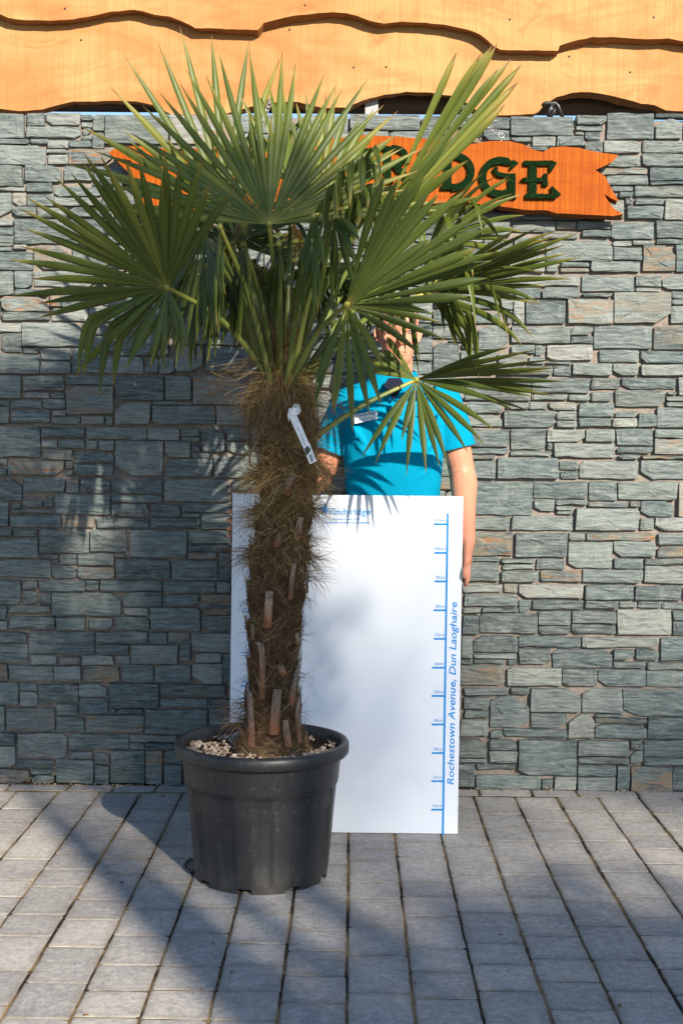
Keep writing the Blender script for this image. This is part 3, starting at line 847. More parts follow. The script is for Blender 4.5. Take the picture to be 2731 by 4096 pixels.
def chain(pts, label):
    path = spline(pts, 30)
    acc = [0]
    for a, bb in zip(path[:-1], path[1:]): acc.append(acc[-1] + (bb - a).length)
    e = empty('chain', path[0]); tag(e, label, 'chain')
    s, k = .014, 0
    ll = .034
    while s < acc[-1]:
        i = next((q for q in range(len(acc) - 1) if acc[q + 1] >= s), len(acc) - 2)
        c = path[i]; d = (path[min(i + 1, len(path) - 1)] - path[max(0, i - 1)]).normalized()
        u = d.cross(Vector((0, 1, 0))).normalized(); w = d.cross(u)
        u = u if k % 2 == 0 else (w * .8 + u * .6)
        b = MB()
        b.tube([c + d * math.cos(t) * ll * .62 + u * math.sin(t) * .0085 for t in [2 * math.pi * q / 14 for q in range(15)]], .0026, 6, cap=False)
        b.build('link', M['steel'], e); s += ll * .92; k += 1
chain([P(1148, 307, YS + .02), P(1128, 298, 5.09), P(1092, 277, 5.11), P(1066, 250, 5.14), P(1052, 215, 5.3)], 'steel chain holding the end of the sign with the letter E')
chain([P(566, 322, YS + .02), P(578, 300, 5.09), P(605, 268, 5.11), P(618, 240, 5.16), P(630, 205, 5.3)], 'steel chain holding the end of the sign behind the biggest palm leaf')

# ================================================================== MEASURING BOARD
YBD = 4.51
mboard = empty('measuring_board', (W(1390, 3350, YBD).x, YBD, 0))
tag(mboard, 'tall white board with blue height scale standing behind the pot', 'measuring board')
c00, c10, c11, c01 = [W(x, y, YBD) for x, y in ((914, 3353), (1829, 3351), (1852, 1985), (931, 1976))]
c00.z = c10.z = .003
BX = (c10 - c00).normalized(); BZ = (c01 - c00).normalized(); BN = Vector((0, -1, 0))
b = MB()
V = [c00, c10, c11, c01]
back = [p + Vector((0, .006, 0)) for p in V]
b.add(V + back, [(0, 1, 2, 3), (7, 6, 5, 4), (0, 4, 5, 1), (1, 5, 6, 2), (2, 6, 7, 3), (3, 7, 4, 0)])
b.build('panel', M['board'], mboard, smooth=False)
def flatquad(pts, name, mat, parent, off=.0012):
    b = MB(); b.add([Vector(p) + Vector((0, -off, 0)) for p in pts], [tuple(range(len(pts)))])
    return b.build(name, mat, parent, smooth=False)
def text_mesh(txt, shear=0.0, bold=0.0, name='lettering'):
    cu = bpy.data.curves.new(name, 'FONT'); cu.body = txt; cu.size = 1; cu.shear = shear; cu.offset = bold; cu.resolution_u = 3
    o = bpy.data.objects.new(name, cu); COL.objects.link(o)
    bpy.context.view_layer.update()
    me = bpy.data.meshes.new_from_object(o.evaluated_get(bpy.context.evaluated_depsgraph_get()))
    bpy.data.objects.remove(o); bpy.data.curves.remove(cu)
    xs = [v.co.x for v in me.vertices]; ys = [v.co.y for v in me.vertices]
    return me, min(xs), max(xs), min(ys), max(ys)
def text_on(txt, name, mat, parent, a, bpt, c, shear=0.0, bold=0.0, off=.0012, nrm=(0, -1, 0), rot=None):
    """lay text so that its box runs from corner a along to bpt, and up to c (all world points)"""
    me, x0, x1, y0, y1 = text_mesh(txt, shear, bold, name)
    a, bpt, c, nrm = Vector(a), Vector(bpt), Vector(c), Vector(nrm)
    for v in me.vertices:
        s, t = (v.co.x - x0) / (x1 - x0), (v.co.y - y0) / (y1 - y0)
        v.co = a + (bpt - a) * s + (c - a) * t + nrm * off
    me.materials.clear(); me.materials.append(mat)
    o = bpy.data.objects.new(name, me); COL.objects.link(o)
    place(o, parent); return o
def sp(x, y): return W(1650 + x / 1.622, 1950 + y / 1.622, YBD)   # measured on the survey strip of the scale
flatquad([sp(188, 2271), sp(201, 2271), sp(233, 167), sp(221, 167)], 'scale_line', M['blue'], mboard)
ty = [2090, 1905, 1722, 1537, 1352, 1169, 982, 796, 609, 424, 238]
tx0 = [119, 121, 124, 123, 122, 125, 136, 135, 142, 140, 137]
for k, (y, x) in enumerate(zip(ty, tx0)):
    xr = 190 + (2271 - y) / 2104 * 32
    flatquad([sp(x, y + 6), sp(xr, y + 6), sp(xr, y - 6), sp(x, y - 6)], 'tick', M['blue'], mboard)
    wd = 58 if k < 9 else 72
    text_on('%dcm' % (10 * (k + 1)), 'tick_label', M['blue'], mboard, sp(xr - wd - 6, y - 17), sp(xr - 6, y - 17), sp(xr - wd - 6, y - 36))
text_on('Rochestown Avenue, Dun Laoghaire', 'address', M['blue'], mboard, sp(280, 1928), sp(302, 742), sp(222, 1928), shear=.22, bold=.012)
def bp(x, y): return W(850 + x / 2.09, 1950 + y / 2.09, YBD)
text_on('Windyridge', 'logo', M['pale_blue'], mboard, bp(918, 245), bp(1322, 247), bp(918, 172), bold=.022)
text_on('Windyridge', 'logo_inline', M['white'], mboard, bp(919, 244), bp(1321, 246), bp(919, 173), bold=-.034, off=.002)
text_on('Nurseries & Garden Centre', 'tagline', M['blue'], mboard, bp(1006, 271), bp(1232, 272), bp(1006, 255), shear=.2, bold=.008)
text_on('Rochestown Avenue, Dun Laoghaire', 'logo_address', M['blue'], mboard, bp(920, 306), bp(1316, 307), bp(920, 282), shear=.2, bold=.012)
b = MB()   # little bird of the logo
def bird(S, o, s, nrm=-1.0):
    outl = [(0, 0), (8, -6), (16, -9), (22, -14), (28, -20), (34, -16), (31, -8), (37, -2), (34, 8), (26, 14), (18, 10), (10, 4)]
    S.add([o + Vector((x * s, -.0013, -y * s)) for x, y in outl], [tuple(range(len(outl)))[::-1]])
bird(b, bp(884, 178), .0009)
b.build('logo_bird', M['blue'], mboard, smooth=False)
text_on('Windyridge', 'side_logo', M['pale_blue'], mboard, W(1088, 2860, YBD), W(1096, 2330, YBD), W(962, 2860, YBD), bold=.02)
text_on('Windyridge', 'side_logo_inline', M['white'], mboard, W(1086, 2858, YBD), W(1094, 2332, YBD), W(964, 2858, YBD), bold=-.012, off=.002)

# ================================================================== POT
PC = Vector((-.277, 4.07, 0))
pot = empty('plant_pot', PC)
tag(pot, 'large black ribbed plastic pot with rolled rim, scuffed, standing on the paving', 'plant pot')
NA = 192
prof = [(.2105, .0), (.2115, .006), (.2125, .0165), (.2145, .03), (.2385, .292), (.2395, .298), (.2425, .301), (.246, .318), (.2505, .382), (.2515, .389), (.262, .390), (.2725, .3925), (.2765, .398), (.2775, .412), (.2765, .424), (.2725, .431), (.265, .4335), (.258, .4325), (.253, .428), (.250, .420), (.2485, .40), (.246, .372), (.240, .33)]
V, F = [], []
def rib(a, z):
    if z < .012 or z > .2985: return 0
    t = (a * 12 / (2 * math.pi) + .32) % 1
    e = min(1, max(0, (abs(t - .5) - .19) / .035))
    zf = min(1, max(0, (z - .03) / .02)) * min(1, max(0, (.3 - z) / .012))
    return -.0095 * (1 - e) * zf
zs = []
for r_, z in prof: zs.append((r_, z))
full = []
for (r0, z0), (r1, z1) in zip(prof[:-1], prof[1:]):
    n = 8 if abs(z1 - z0) > .1 else 1
    for k in range(n): full.append((r0 + (r1 - r0) * k / n, z0 + (z1 - z0) * k / n))
full.append(prof[-1])
for i, (r_, z) in enumerate(full):
    for k in range(NA):
        a = 2 * math.pi * k / NA
        inner = i > len(prof) + 6
        rr = r_ + (rib(a, z) if z < .3 and not (z > .25 and r_ < .238) else 0) + .0012 * smooth_noise(math.cos(a), math.sin(a), z * 3, 2.1)
        V.append((PC.x + rr * math.cos(a), PC.y + rr * math.sin(a), z))
holes = [R(d) for d in (261, 301, 219, 181, 341, 21, 61, 101, 141)]
for i in range(len(full) - 1):
    for k in range(NA):
        a = 2 * math.pi * (k + .5) / NA
        if full[i + 1][1] < .0166 and any(abs((a - h + math.pi) % (2 * math.pi) - math.pi) < .10 for h in holes): continue
        F.append((i*NA+k, i*NA+(k+1) % NA, (i+1)*NA+(k+1) % NA, (i+1)*NA+k))
b = MB(); b.add(V, F); b.build('shell', M['pot'], pot)
b = MB(); b.tube([PC + Vector((0, 0, .022)), PC + Vector((0, 0, .024))], .205, 48); b.build('base', M['pot'], pot, smooth=False)
b = MB()
SOIL = .392
nr = 20
V = [(PC.x, PC.y, SOIL)]; F = []
for j in range(1, nr + 1):
    for k in range(64):
        a = 2 * math.pi * k / 64; r_ = .2475 * j / nr
        V.append((PC.x + r_ * math.cos(a), PC.y + r_ * math.sin(a), SOIL + .007 * smooth_noise(r_ * math.cos(a), r_ * math.sin(a), 1, 14) + .012 * (1 - j / nr)))
for k in range(64): F.append((0, 1 + k, 1 + (k + 1) % 64))
for j in range(nr - 1):
    for k in range(64): F.append((1+j*64+k, 1+(j+1)*64+k, 1+(j+1)*64+(k+1) % 64, 1+j*64+(k+1) % 64))
b.add(V, F)
soil = b.build('potting_soil', M['soil']); tag(soil, 'dark potting soil around the base of the palm trunk', 'soil', kind='stuff')
rg = random.Random(8)
b = MB()
ico = [Vector(p).normalized() for p in ((1,1,1),(1,-1,-1),(-1,1,-1),(-1,-1,1),(1.4,0,0),(-1.4,0,0),(0,1.4,0),(0,-1.4,0),(0,0,1.4),(0,0,-1.4))]
bm = bmesh.new(); bmesh.ops.create_icosphere(bm, subdivisions=1, radius=1); ICV = [v.co.copy() for v in bm.verts]; ICF = [tuple(v.index for v in f.verts) for f in bm.faces]; bm.free()
for _ in range(1150):
    a = rg.uniform(0, 2 * math.pi); r_ = math.sqrt(rg.uniform(.10, 1)) * .245
    if smooth_noise(r_ * math.cos(a), r_ * math.sin(a), 5, 9) < -.18: continue
    c = PC + Vector((r_ * math.cos(a), r_ * math.sin(a), SOIL + .006 + rg.uniform(-.002, .007)))
    s = rg.uniform(.0035, .0085)
    m3 = Matrix.Rotation(rg.uniform(0, 6.28), 3, Vector((rg.uniform(-1, 1), rg.uniform(-1, 1), rg.uniform(-1, 1))).normalized())
    sx = (rg.uniform(.7, 1.3), rg.uniform(.6, 1.1), rg.uniform(.5, .9))
    b.add([c + m3 @ Vector((v.x * sx[0] * s * rg.uniform(.8, 1.15), v.y * sx[1] * s * rg.uniform(.8, 1.15), v.z * sx[2] * s)) for v in ICV], ICF, rnd=rg.random())
tag(b.build('gravel', M['gravel'], smooth=False), 'pale gravel chips scattered over the soil in the black pot', 'gravel', kind='stuff')

# ================================================================== PALM TREE
palm = empty('palm_tree', W(1090, 2990, 4.07))
tag(palm, 'fan palm with shaggy brown fibrous trunk growing in the black pot', 'palm tree')
YT = 4.07
tp = [(3020, 950, 1228), (2985, 957, 1219), (2940, 972, 1206), (2850, 987, 1194), (2700, 999, 1189), (2500, 991, 1201), (2300, 997, 1224), (2200, 1010, 1231), (2080, 1026, 1243), (2000, 1036, 1246), (1900, 1042, 1262), (1750, 1044, 1250), (1640, 1030, 1245), (1560, 1052, 1205), (1480, 1068, 1192), (1380, 1092, 1182)]
TC = []
for y, xl, xr in tp:
    c = W((xl + xr) / 2, y, YT); TC.append((c, (W(xr, y, YT).x - W(xl, y, YT).x) / 2 * 1.07))
def trunk_at(z):
    for (c0, r0), (c1, r1) in zip(TC[:-1], TC[1:]):
        if c0.z <= z <= c1.z:
            t = (z - c0.z) / (c1.z - c0.z); return c0.lerp(c1, t), r0 + (r1 - r0) * t
    return (TC[0] if z < TC[0][0].z else TC[-1])
zlo, zhi = TC[0][0].z, TC[-1][0].z
def sheath(a, z): return (z * 8.2 + math.sin(a * 2 + 1.3) * .5 + math.sin(a * 5) * .2) % 1
b = MB(); rows = []
for i in range(200):
    z = zlo + (zhi - zlo) * i / 199
    c, r_ = trunk_at(z)
    row = []
    for k in range(48):
        a = 2 * math.pi * k / 48
        # overlapping old leaf sheaths give the stepped, uneven outline
        st = sheath(a, z)
        rr = r_ * (.80 + .19 * st) + .007 * smooth_noise(math.cos(a) * 2, math.sin(a) * 2, z * 9, 1.6)
        row.append(Vector((c.x + rr * math.cos(a), c.y + rr * math.sin(a), z)))
    rows.append(row)
b.rings(rows)
b.build('trunk', M['trunk'], palm)

def on_trunk(px, py, out=0.0):
    """point on the camera side of the trunk under photo pixel (px,py)"""
    p = W(px, py, YT); c, r_ = trunk_at(p.z)
    dx = max(-r_ * .98, min(r_ * .98, p.x - c.x))
    y = -math.sqrt(max(0, r_ * r_ - dx * dx)) * .95
    n = Vector((dx, y, 0)).normalized()
    q = W(px, py, c.y + y)
    return Vector((q.x, c.y + y, q.z)) + n * out, n
def s2(x, y): return (850 + x / 2.613, 2150 + y / 2.613)
def s1(x, y): return (850 + x / 2.613, 1350 + y / 2.613)
stubs = [  # path from rooted end to cut end, half width px on survey, tone, lean outwards at the cut end
 ([s2(570,940), s2(582,750), s2(592,565)], 40, .95, .020), ([s2(515,1690), s2(518,1450), s2(520,1250), s2(500,1130), s2(465,1095)], 32, .55, .022), ([s2(402,2180), s2(400,1900), s2(392,1610)], 42, .15, .03),
 ([s2(638,2060), s2(660,1800), s2(680,1590)], 45, .45, .028), ([s2(800,2190), s2(780,2050), s2(765,1910)], 34, .4, .02), ([s2(815,1750), s2(850,1550), s2(895,1345)], 30, .3, .02),
 ([s2(915,2140), s2(885,1900), s2(890,1780), s2(915,1635)], 24, .2, .012), ([s2(812,650), s2(830,450), s2(855,265)], 22, .6, .02), ([s2(985,580), s2(985,480), s2(990,385)], 22, .2, .012),
 ([s2(345,1690), s2(352,1600), s2(366,1515)], 20, .1, .02), ([s2(742,1430), s2(728,1385), s2(712,1335)], 32, .8, .014), ([s2(890,1120), s2(888,1060), s2(885,1000)], 18, .8, .012), ([s2(430,1070), s2(425,1000), s2(420,900)], 22, .3, .01),
 ([s1(775,1640), s1(790,1540), s1(850,1440)], 30, .9, .03), ([s1(615,1150), s1(600,1130), s1(578,1105)], 24, .95, .05), ([s1(940,1860), s1(1000,1830), s1(1068,1795)], 17, .2, .02), ([s1(470,1890), s1(430,1860), s1(372,1835)], 18, .1, .02),
 ([s1(575,1760), s1(520,1700), s1(445,1660)], 24, .3, .03), ([s1(470,2150), s1(430,2110), s1(382,2070)], 20, .2, .02), ([s1(665,2190), s1(690,2110), s1(725,2040)], 28, .5, .02), ([s1(890,2110), s1(900,2000), s1(925,1880)], 34, .7, .02),
 ([s1(970,2240), s1(1040,2180), s1(1115,2168)], 15, .1, .02), ([s1(500,1400), s1(450,1370), s1(398,1335)], 20, .2, .02), ([s1(925,1700), s1(950,1650), s1(985,1610)], 30, .1, .03), ([s2(960,130), s2(1040,170), s2(1110,215)], 15, .1, .02),
 ([s2(395,220), s2(375,160), s2(340,110)], 22, .1, .02), ([s2(870,160), s2(872,130), s2(874,105)], 22, .9, .025)]
def stub(path, hw, tone, lean, i):
    pts = []
    n = len(path)
    fine = spline([Vector((x, y, 0)) for x, y in path], 5)
    m_ = len(fine)
    rgs = random.Random(100 + i)
    h = hw / 2.613 / 1265
    V, F, T, C = [], [], [], []
    for k, q in enumerate(fine):
        t = k / (m_ - 1)
        p, nr_ = on_trunk(q.x, q.y, .002 + lean * t * t)
        far = W(q.x, q.y, p.y); p.x, p.z = far.x, far.z
        side = Vector((-nr_.y, nr_.x, 0)); side = side if side.x > 0 else -side
        w_ = h * (1.25 - .3 * t)
        th = h * .55
        for sx, o in ((-1, -.004), (-.7, th * .8), (0, th * (1.0 - .25 * t)), (.7, th * .8), (1, -.004)):
            V.append(p + side * w_ * sx + nr_ * (o + .0015) + Vector((0, 0, rgs.uniform(-.001, .001)))); T.append(t); C.append(0.0)
    for k in range(m_ - 1):
        for j in range(4): F.append((k*5+j, k*5+j+1, (k+1)*5+j+1, (k+1)*5+j))
    q = (m_ - 1) * 5; e = len(V)
    V += [V[q + j] for j in range(5)]; T += [1] * 5; C += [1.0] * 5; F.append(tuple(range(e, e + 5)))
    b = MB(); b.add(V, F, t=T, cut=C, rnd=tone); b.build('leaf_stub', M['stub'], palm)
for i, (p, h, t, l) in enumerate(stubs): stub(p, h, t, l + (.02 if i >= 13 else .006), i)

# fibres -------------------------------------------------------------
def strand(b, pts, w, rnd, warm):
    V = []
    view = Vector((0, 1, .1))
    n = len(pts)
    for i, p in enumerate(pts):
        d = pts[min(i + 1, n - 1)] - pts[max(i - 1, 0)]
        s = d.cross(view)
        s = s.normalized() * w * (1 - .75 * i / (n - 1)) if s.length > 1e-7 else Vector((w, 0, 0))
        V += [p - s, p + s]
    b.add(V, [(2*i, 2*i+1, 2*i+3, 2*i+2) for i in range(n - 1)], rnd=rnd, warm=warm)
rg = random.Random(31)
b = MB()
def rough(z): return max(0, min(1, (z - .95) / .25))
ztop_f = W(1140, 1500, YT).z
for _ in range(9500):                                # matted fibres wrapping the trunk
    z = rg.uniform(zlo + .02, ztop_f); c, r_ = trunk_at(z)
    a = rg.uniform(math.pi * .95, math.pi * 2.05)
    ln = rg.uniform(.02, .07); sl = rg.choice([-1, 1]) * rg.uniform(.25, 1.5)
    st = sheath(a, z)
    o = .82 + .20 * st + rg.uniform(-.03, .04)
    pts = []
    da = 0
    for k in range(5):
        t = k / 4
        aa = a + math.copysign(1, sl) * ln / r_ * t / math.hypot(1, sl)
        zz = z + abs(sl) * ln * t / math.hypot(1, sl) * rg.uniform(.9, 1.1)
        rr = r_ * o + .004 * t + .003 * math.sin(t * 5 + a * 9)
        pts.append(Vector((c.x + rr * math.cos(aa), c.y + rr * math.sin(aa), zz)))
    wm = rough(z) * rg.uniform(.3, 1) + .12 * rg.random()
    strand(b, pts, rg.uniform(.0004, .0009), (.12 + .88 * rg.random() ** 1.3) * (.35 + .65 * st), wm)
tag(b.build('fibre_mat', M['fibre'], palm), kind='stuff')
b = MB()
def wild(z, n, ln0, ln1, out, up, warm, curl=.5, tuft=None):
    for _ in range(n):
        zz = z + rg.gauss(0, .022) if tuft is None else z
        c, r_ = trunk_at(zz)
        a = rg.uniform(math.pi * .9, math.pi * 2.1) if tuft is None else tuft + rg.gauss(0, .25)
        if tuft is None and (sheath(a, zz) < .45 or smooth_noise(math.cos(a) * 2, math.sin(a) * 2, zz * 11, 1.0) < -.15): continue
        p = Vector((c.x + r_ * .95 * math.cos(a), c.y + r_ * .95 * math.sin(a), zz + (rg.gauss(0, .012) if tuft is not None else 0)))
        d = Vector((math.cos(a) * out, math.sin(a) * out, up + rg.uniform(-.5, .5))) + Vector((rg.gauss(0, .5), rg.gauss(0, .3), rg.gauss(0, .4)))
        d.normalize(); L_ = rg.uniform(ln0, ln1); pts = [p.copy()]
        sw = Vector((rg.gauss(0, 1), rg.gauss(0, 1), rg.gauss(0, 1))) * curl
        for k in range(6):
            d = (d + sw * .16 + Vector((0, 0, -.09)) + Vector((rg.gauss(0, .12), rg.gauss(0, .12), rg.gauss(0, .12)))).normalized()
            p = p + d * L_ / 6; pts.append(p.copy())
        strand(b, pts, rg.uniform(.0004, .00085), rg.random() ** 1.6, min(1, max(0, warm * .75 + rg.uniform(-.35, .25))))
for py, n, wm in ((1640, 520, .35), (1700, 420, .4), (1780, 460, .75), (1850, 560, .9), (1930, 620, .95), (2010, 520, .9), (2090, 420, .95), (2150, 380, .9), (2230, 330, .65), (2290, 160, .4), (2400, 110, .2), (2550, 90, .15), (2700, 70, .15), (2850, 80, .15), (2940, 120, .15)):
    z = W(1130, py, YT).z
    r_ = 1 if py < 2260 else .6
    wild(z, int(n * 1.0), .03, .115 * (1 if py < 2260 else .6), .9, -.05 if py > 1750 else -.5, wm, .6)
for px, py, n in ((1020, 2215, 60), (1255, 2225, 60), (1030, 2050, 70), (1250, 2040, 60), (1035, 1905, 90), (1275, 1870, 90), (1010, 2820, 60), (1005, 2870, 50), (1240, 2300, 40)):
    p = W(px, py, YT); c, _ = trunk_at(p.z)
    wild(p.z, n, .05, .13, 1.1, 0, .6 if py < 2400 else .1, .5, tuft=math.pi if px < 1130 else 2 * math.pi)
tag(b.build('loose_fibre', M['fibre'], palm), kind='stuff')
b = MB()
def skirt(py, n, r_in, spread, drop, warm, lo):            # combed skirt of fibres under the crown
    z = W(1140, py, YT).z
    for _ in range(n):
        c, r_ = trunk_at(z)
        a = rg.uniform(math.pi * .85, math.pi * 2.15)
        p0 = Vector((c.x + r_ * r_in * math.cos(a), c.y + r_ * r_in * math.sin(a), z + rg.uniform(-.02, .04)))
        ou = Vector((math.cos(a), math.sin(a), 0)); L_ = rg.uniform(.08, .17)
        lat = Vector((-math.sin(a), math.cos(a), 0)) * rg.gauss(0, .35)
        pts = [p0 + (ou * spread * rg.uniform(.7, 1.2) * math.sin(t * 1.9) + lat * t) * L_ + Vector((0, 0, (lo * t - drop * t * t) * L_)) for t in [k / 7 for k in range(8)]]
        strand(b, pts, rg.uniform(.0005, .001), .1 + .85 * rg.random() ** 1.3, min(1, max(0, warm + rg.uniform(-.35, .3))))
skirt(1600, 560, .75, .35, 1.3, .3, .45)
skirt(1545, 330, .7, .40, 1.1, .5, .6)
skirt(1480, 220, .6, .40, .6, .5, .9)
skirt(1590, 90, .8, .95, .9, .6, .35)
skirt(1500, 60, .8, 1.1, .8, .6, .5)
skirt(1420, 200, .7, .3, .2, .35, 1.0)
tag(b.build('fibre_skirt', M['fibre'], palm), kind='stuff')
b = MB()
rg2 = random.Random(3)
for _ in range(1500):                                # root collar of wiry fibres
    a0 = rg2.uniform(math.pi * .9, math.pi * 2.1); zz = W(1090, 2985, YT).z + rg2.uniform(-.02, .03)
    c = W(1090, 2985, YT); r0 = .102 + .02 * rg2.random() - (zz - c.z) * .5
    pts = [Vector((c.x + r0 * math.cos(a0 + .35 * t), c.y + r0 * math.sin(a0 + .35 * t), zz + .012 * math.sin(t * 3 + a0 * 7) + rg2.gauss(0, .001))) for t in [k / 4 for k in range(5)]]
    strand(b, pts, .0007, rg2.random(), .12)
tag(b.build('root_fibre', M['fibre'], palm), kind='stuff')

# fronds -------------------------------------------------------------
CROWN, _ = trunk_at(W(1140, 1480, YT).z)
def frond(hub, tip, roll=0, span=95, n=36, droop=.12, kinks=.08, kphi=None, lenv=.22, seed=0, tone=.5, base=None, fuse=.32, wmax=.027, cup=.25, sag=0.0, extra=(), bow=None, part=None, jit=1.5):
    rg = random.Random(1000 + seed)
    H = P(*hub); T = P(*tip)
    a = T - H; L0 = a.length; a.normalize()
    v = (H - Vector((0, 0, CAMZ))).normalized()
    l = a.cross(v); l = l.normalized() if l.length > .05 else a.cross(Vector((0, 0, 1))).normalized()
    l = Quaternion(a, R(roll)) @ l
    nr_ = l.cross(a)
    if nr_.dot(v) > 0: nr_ = -nr_
    new = part is None
    if new:
        part = empty('frond', H); part.parent = palm; part.location = H - Vector(palm.location)
    # petiole
    B = Vector(CROWN) if base is None else P(*base)
    out = (H - B); out.z = 0
    if base is None: B = B + out.normalized() * .035 + Vector((0, 0, rg.uniform(-.12, .02)))
    up = max(.1, (H - B).length * .35)
    mid = B.lerp(H, .5) + Vector((0, 0, (up * .28 if bow is None else bow)))
    pp = spline([B, mid, H], 8)
    b = MB()
    tt = [i / (len(pp) - 1) for i in range(len(pp))]
    b.tube(pp, [.0105 - .0045 * t if t > .12 else .0105 + .010 * (1 - t / .12) for t in tt], 7, flat=.62, up=(0, -1, .2), t=[t for t in tt for _ in range(7)])
    b.tube([H - a * .008, H + a * .004, H + a * .012], [.007, .010, .004], 7, t=1.0)
    if new:
        po = b.build('petiole', M['petiole']); po.parent = part; po.location = -H
    b = MB()
    segs = [(-span + 2 * span * i / (n - 1), 1.0) for i in range(n)] + [(x, y) for x, y in extra]
    dphi = R(2 * span / (n - 1))
    NS = 13
    lean = rg.uniform(-.06, .06)
    for i, (ph, lf) in enumerate(segs):
        f = R(ph + rg.uniform(-jit, jit))
        q = abs(ph) / max(span, 1)
        d = (a * math.cos(f) + l * math.sin(f)).normalized()
        d = (d + nr_ * cup * (1 - math.cos(f)) * .5 + nr_ * (lean + rg.uniform(-.055, .055))).normalized()
        s = (-a * math.sin(f) + l * math.cos(f)).normalized()
        Ls = L0 * lf * (1 - lenv * q ** 2) * (rg.uniform(.90, 1.04) if rg.random() > .08 else rg.uniform(.6, .85))
        dr = droop * (.6 + .9 * rg.random()) * (1 + 1.2 * q)
        kk = None
        if rg.random() < kinks or (kphi is not None and kphi(ph) and rg.random() < .8): kk = rg.uniform(.42, .68)
        rnd = min(1, max(0, tone + rg.gauss(0, .2)))
        p = H.copy(); ds = Ls / (NS - 1)
        V, TT, VV = [], [], []
        tw = rg.uniform(-.5, .5); vf = rg.uniform(.75, 1.25)
        side0 = rg.uniform(-.25, .25)
        for k in range(NS):
            t = k / (NS - 1)
            if k:
                g_ = dr * max(0, t - .25) * .55 + sag * .05
                if kk is not None and t > kk and t < kk + .16: g_ += 1.15
                elif kk is not None and t >= kk + .16: g_ += .25
                nd = (d + Vector((0, 0, -1)) * g_ + s * side0 * .05 * t).normalized()
                d = nd; p = p + d * ds
            sd = s - d * s.dot(d)
            sd = sd.normalized() if sd.length > 1e-4 else s
            if t > .5: sd = Quaternion(d, tw * (t - .5) * 1.6) @ sd
            nn = sd.cross(d)
            if nn.dot(nr_) < 0: nn = -nn
            wf = t * L0 * math.tan(min(dphi, R(9)) / 2) * 1.03
            wm_ = min(wf, wmax * .5)
            if t > fuse:
                u = (t - fuse) / (1 - fuse)
                wm_ = min(wm_, wmax * .5) * (1 - .22 * u) * min(1, max(0, 1 - u) / .42) ** .8
            wm_ = max(wm_, .0006)
            fold = wm_ * (.85 if t < fuse else .85 + .5 * (t - fuse)) * vf
            V += [p - sd * wm_, p + nn * fold * .8 * (1 if i % 1 == 0 else -1), p + sd * wm_]
            TT += [t] * 3; VV += [1.0, 0.0, 1.0]
        F = []
        for k in range(NS - 1):
            for j in range(2): F.append((3*k+j, 3*k+j+1, 3*k+j+4, 3*k+j+3))
        b.add(V, F, t=TT, v=VV, rnd=rnd)
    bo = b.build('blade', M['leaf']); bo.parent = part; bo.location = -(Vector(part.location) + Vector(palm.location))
    return part
low = lambda c: (lambda ph: ph > c)
neg = lambda c: (lambda ph: ph < c)
both = lambda c: (lambda ph: abs(ph) > c)
frond((618,515,3.80), (601,112,3.90), roll=4, span=86, n=32, droop=.015, kinks=.0, lenv=.06, seed=1, tone=.68, cup=.12, fuse=.34, wmax=.0225)
fb = frond((385,660,3.72), (78,440,3.60), roll=-28, span=84, n=28, droop=.03, kinks=.02, kphi=low(48), lenv=.10, seed=2, tone=.52, cup=.3, jit=1.8, fuse=.38)
frond((385,660,3.72), (300,850,3.72), roll=20, span=48, n=9, droop=.08, kinks=.15, lenv=.15, seed=32, tone=.28, part=fb, jit=6, wmax=.022)
frond((520,490,4.22), (395,70,4.15), roll=25, span=58, n=12, droop=.03, kinks=.04, lenv=.1, seed=3, tone=.66, jit=2)
fd = frond((868,523,4.02), (1158,112,3.98), roll=20, span=11, n=9, droop=.0, kinks=.0, lenv=.12, seed=4, tone=.74, cup=.1, wmax=.044, fuse=.72, jit=.8)
frond((868,523,4.02), (1085,350,3.90), roll=15, span=20, n=6, droop=.02, kinks=.25, lenv=.12, seed=5, tone=.78, part=fd, jit=4)
frond((868,523,4.00), (905,330,3.78), roll=20, span=45, n=9, droop=.15, kinks=.9, lenv=.1, seed=25, tone=.55, part=fd, jit=5)
fe = frond((795,700,3.70), (1078,468,3.55), roll=14, span=34, n=15, droop=.02, kinks=.0, lenv=.14, seed=6, tone=.08, fuse=.56, wmax=.040)
frond((795,700,3.70), (1030,765,3.74), roll=20, span=14, n=4, droop=.05, kinks=.0, lenv=.1, seed=26, tone=.45, part=fe, jit=3, wmax=.022)
frond((795,700,3.70), (815,985,3.60), roll=35, span=30, n=9, droop=.05, kinks=.0, lenv=.3, seed=7, tone=.55, part=fe, jit=5)
ff = frond((978,671,4.02), (1322,545,3.92), roll=62, span=32, n=14, droop=.04, kinks=.0, lenv=.15, seed=8, tone=.62, wmax=.034)
frond((978,671,4.02), (1270,610,3.90), roll=35, span=70, n=16, droop=.22, kinks=.45, lenv=.25, seed=28, tone=.55, part=ff, jit=4, wmax=.026)
fg = frond((955,872,4.15), (1298,856,4.08), roll=66, span=42, n=15, droop=.03, kinks=.0, lenv=.12, seed=9, tone=.55, base=(705,1015,4.06), bow=.015, jit=2)
frond((955,872,4.15), (1040,1085,4.04), roll=12, span=58, n=12, droop=.04, kinks=.05, lenv=.1, seed=29, tone=.32, part=fg, fuse=.2, wmax=.023, jit=4)
frond((955,872,4.15), (850,800,4.10), roll=10, span=20, n=5, droop=.0, kinks=.0, lenv=.1, seed=30, tone=.5, part=fg, fuse=.7, wmax=.026)
frond((534,561,4.12), (505,470,4.60), roll=0, span=115, n=34, droop=.08, kinks=.1, seed=10, tone=.16)
frond((674,607,4.30), (730,470,4.75), roll=5, span=110, n=34, droop=.10, kinks=.12, seed=11, tone=.15)
frond((800,440,3.95), (735,395,3.62), roll=0, span=80, n=14, droop=.2, kinks=.95, seed=12, tone=.45, jit=4)
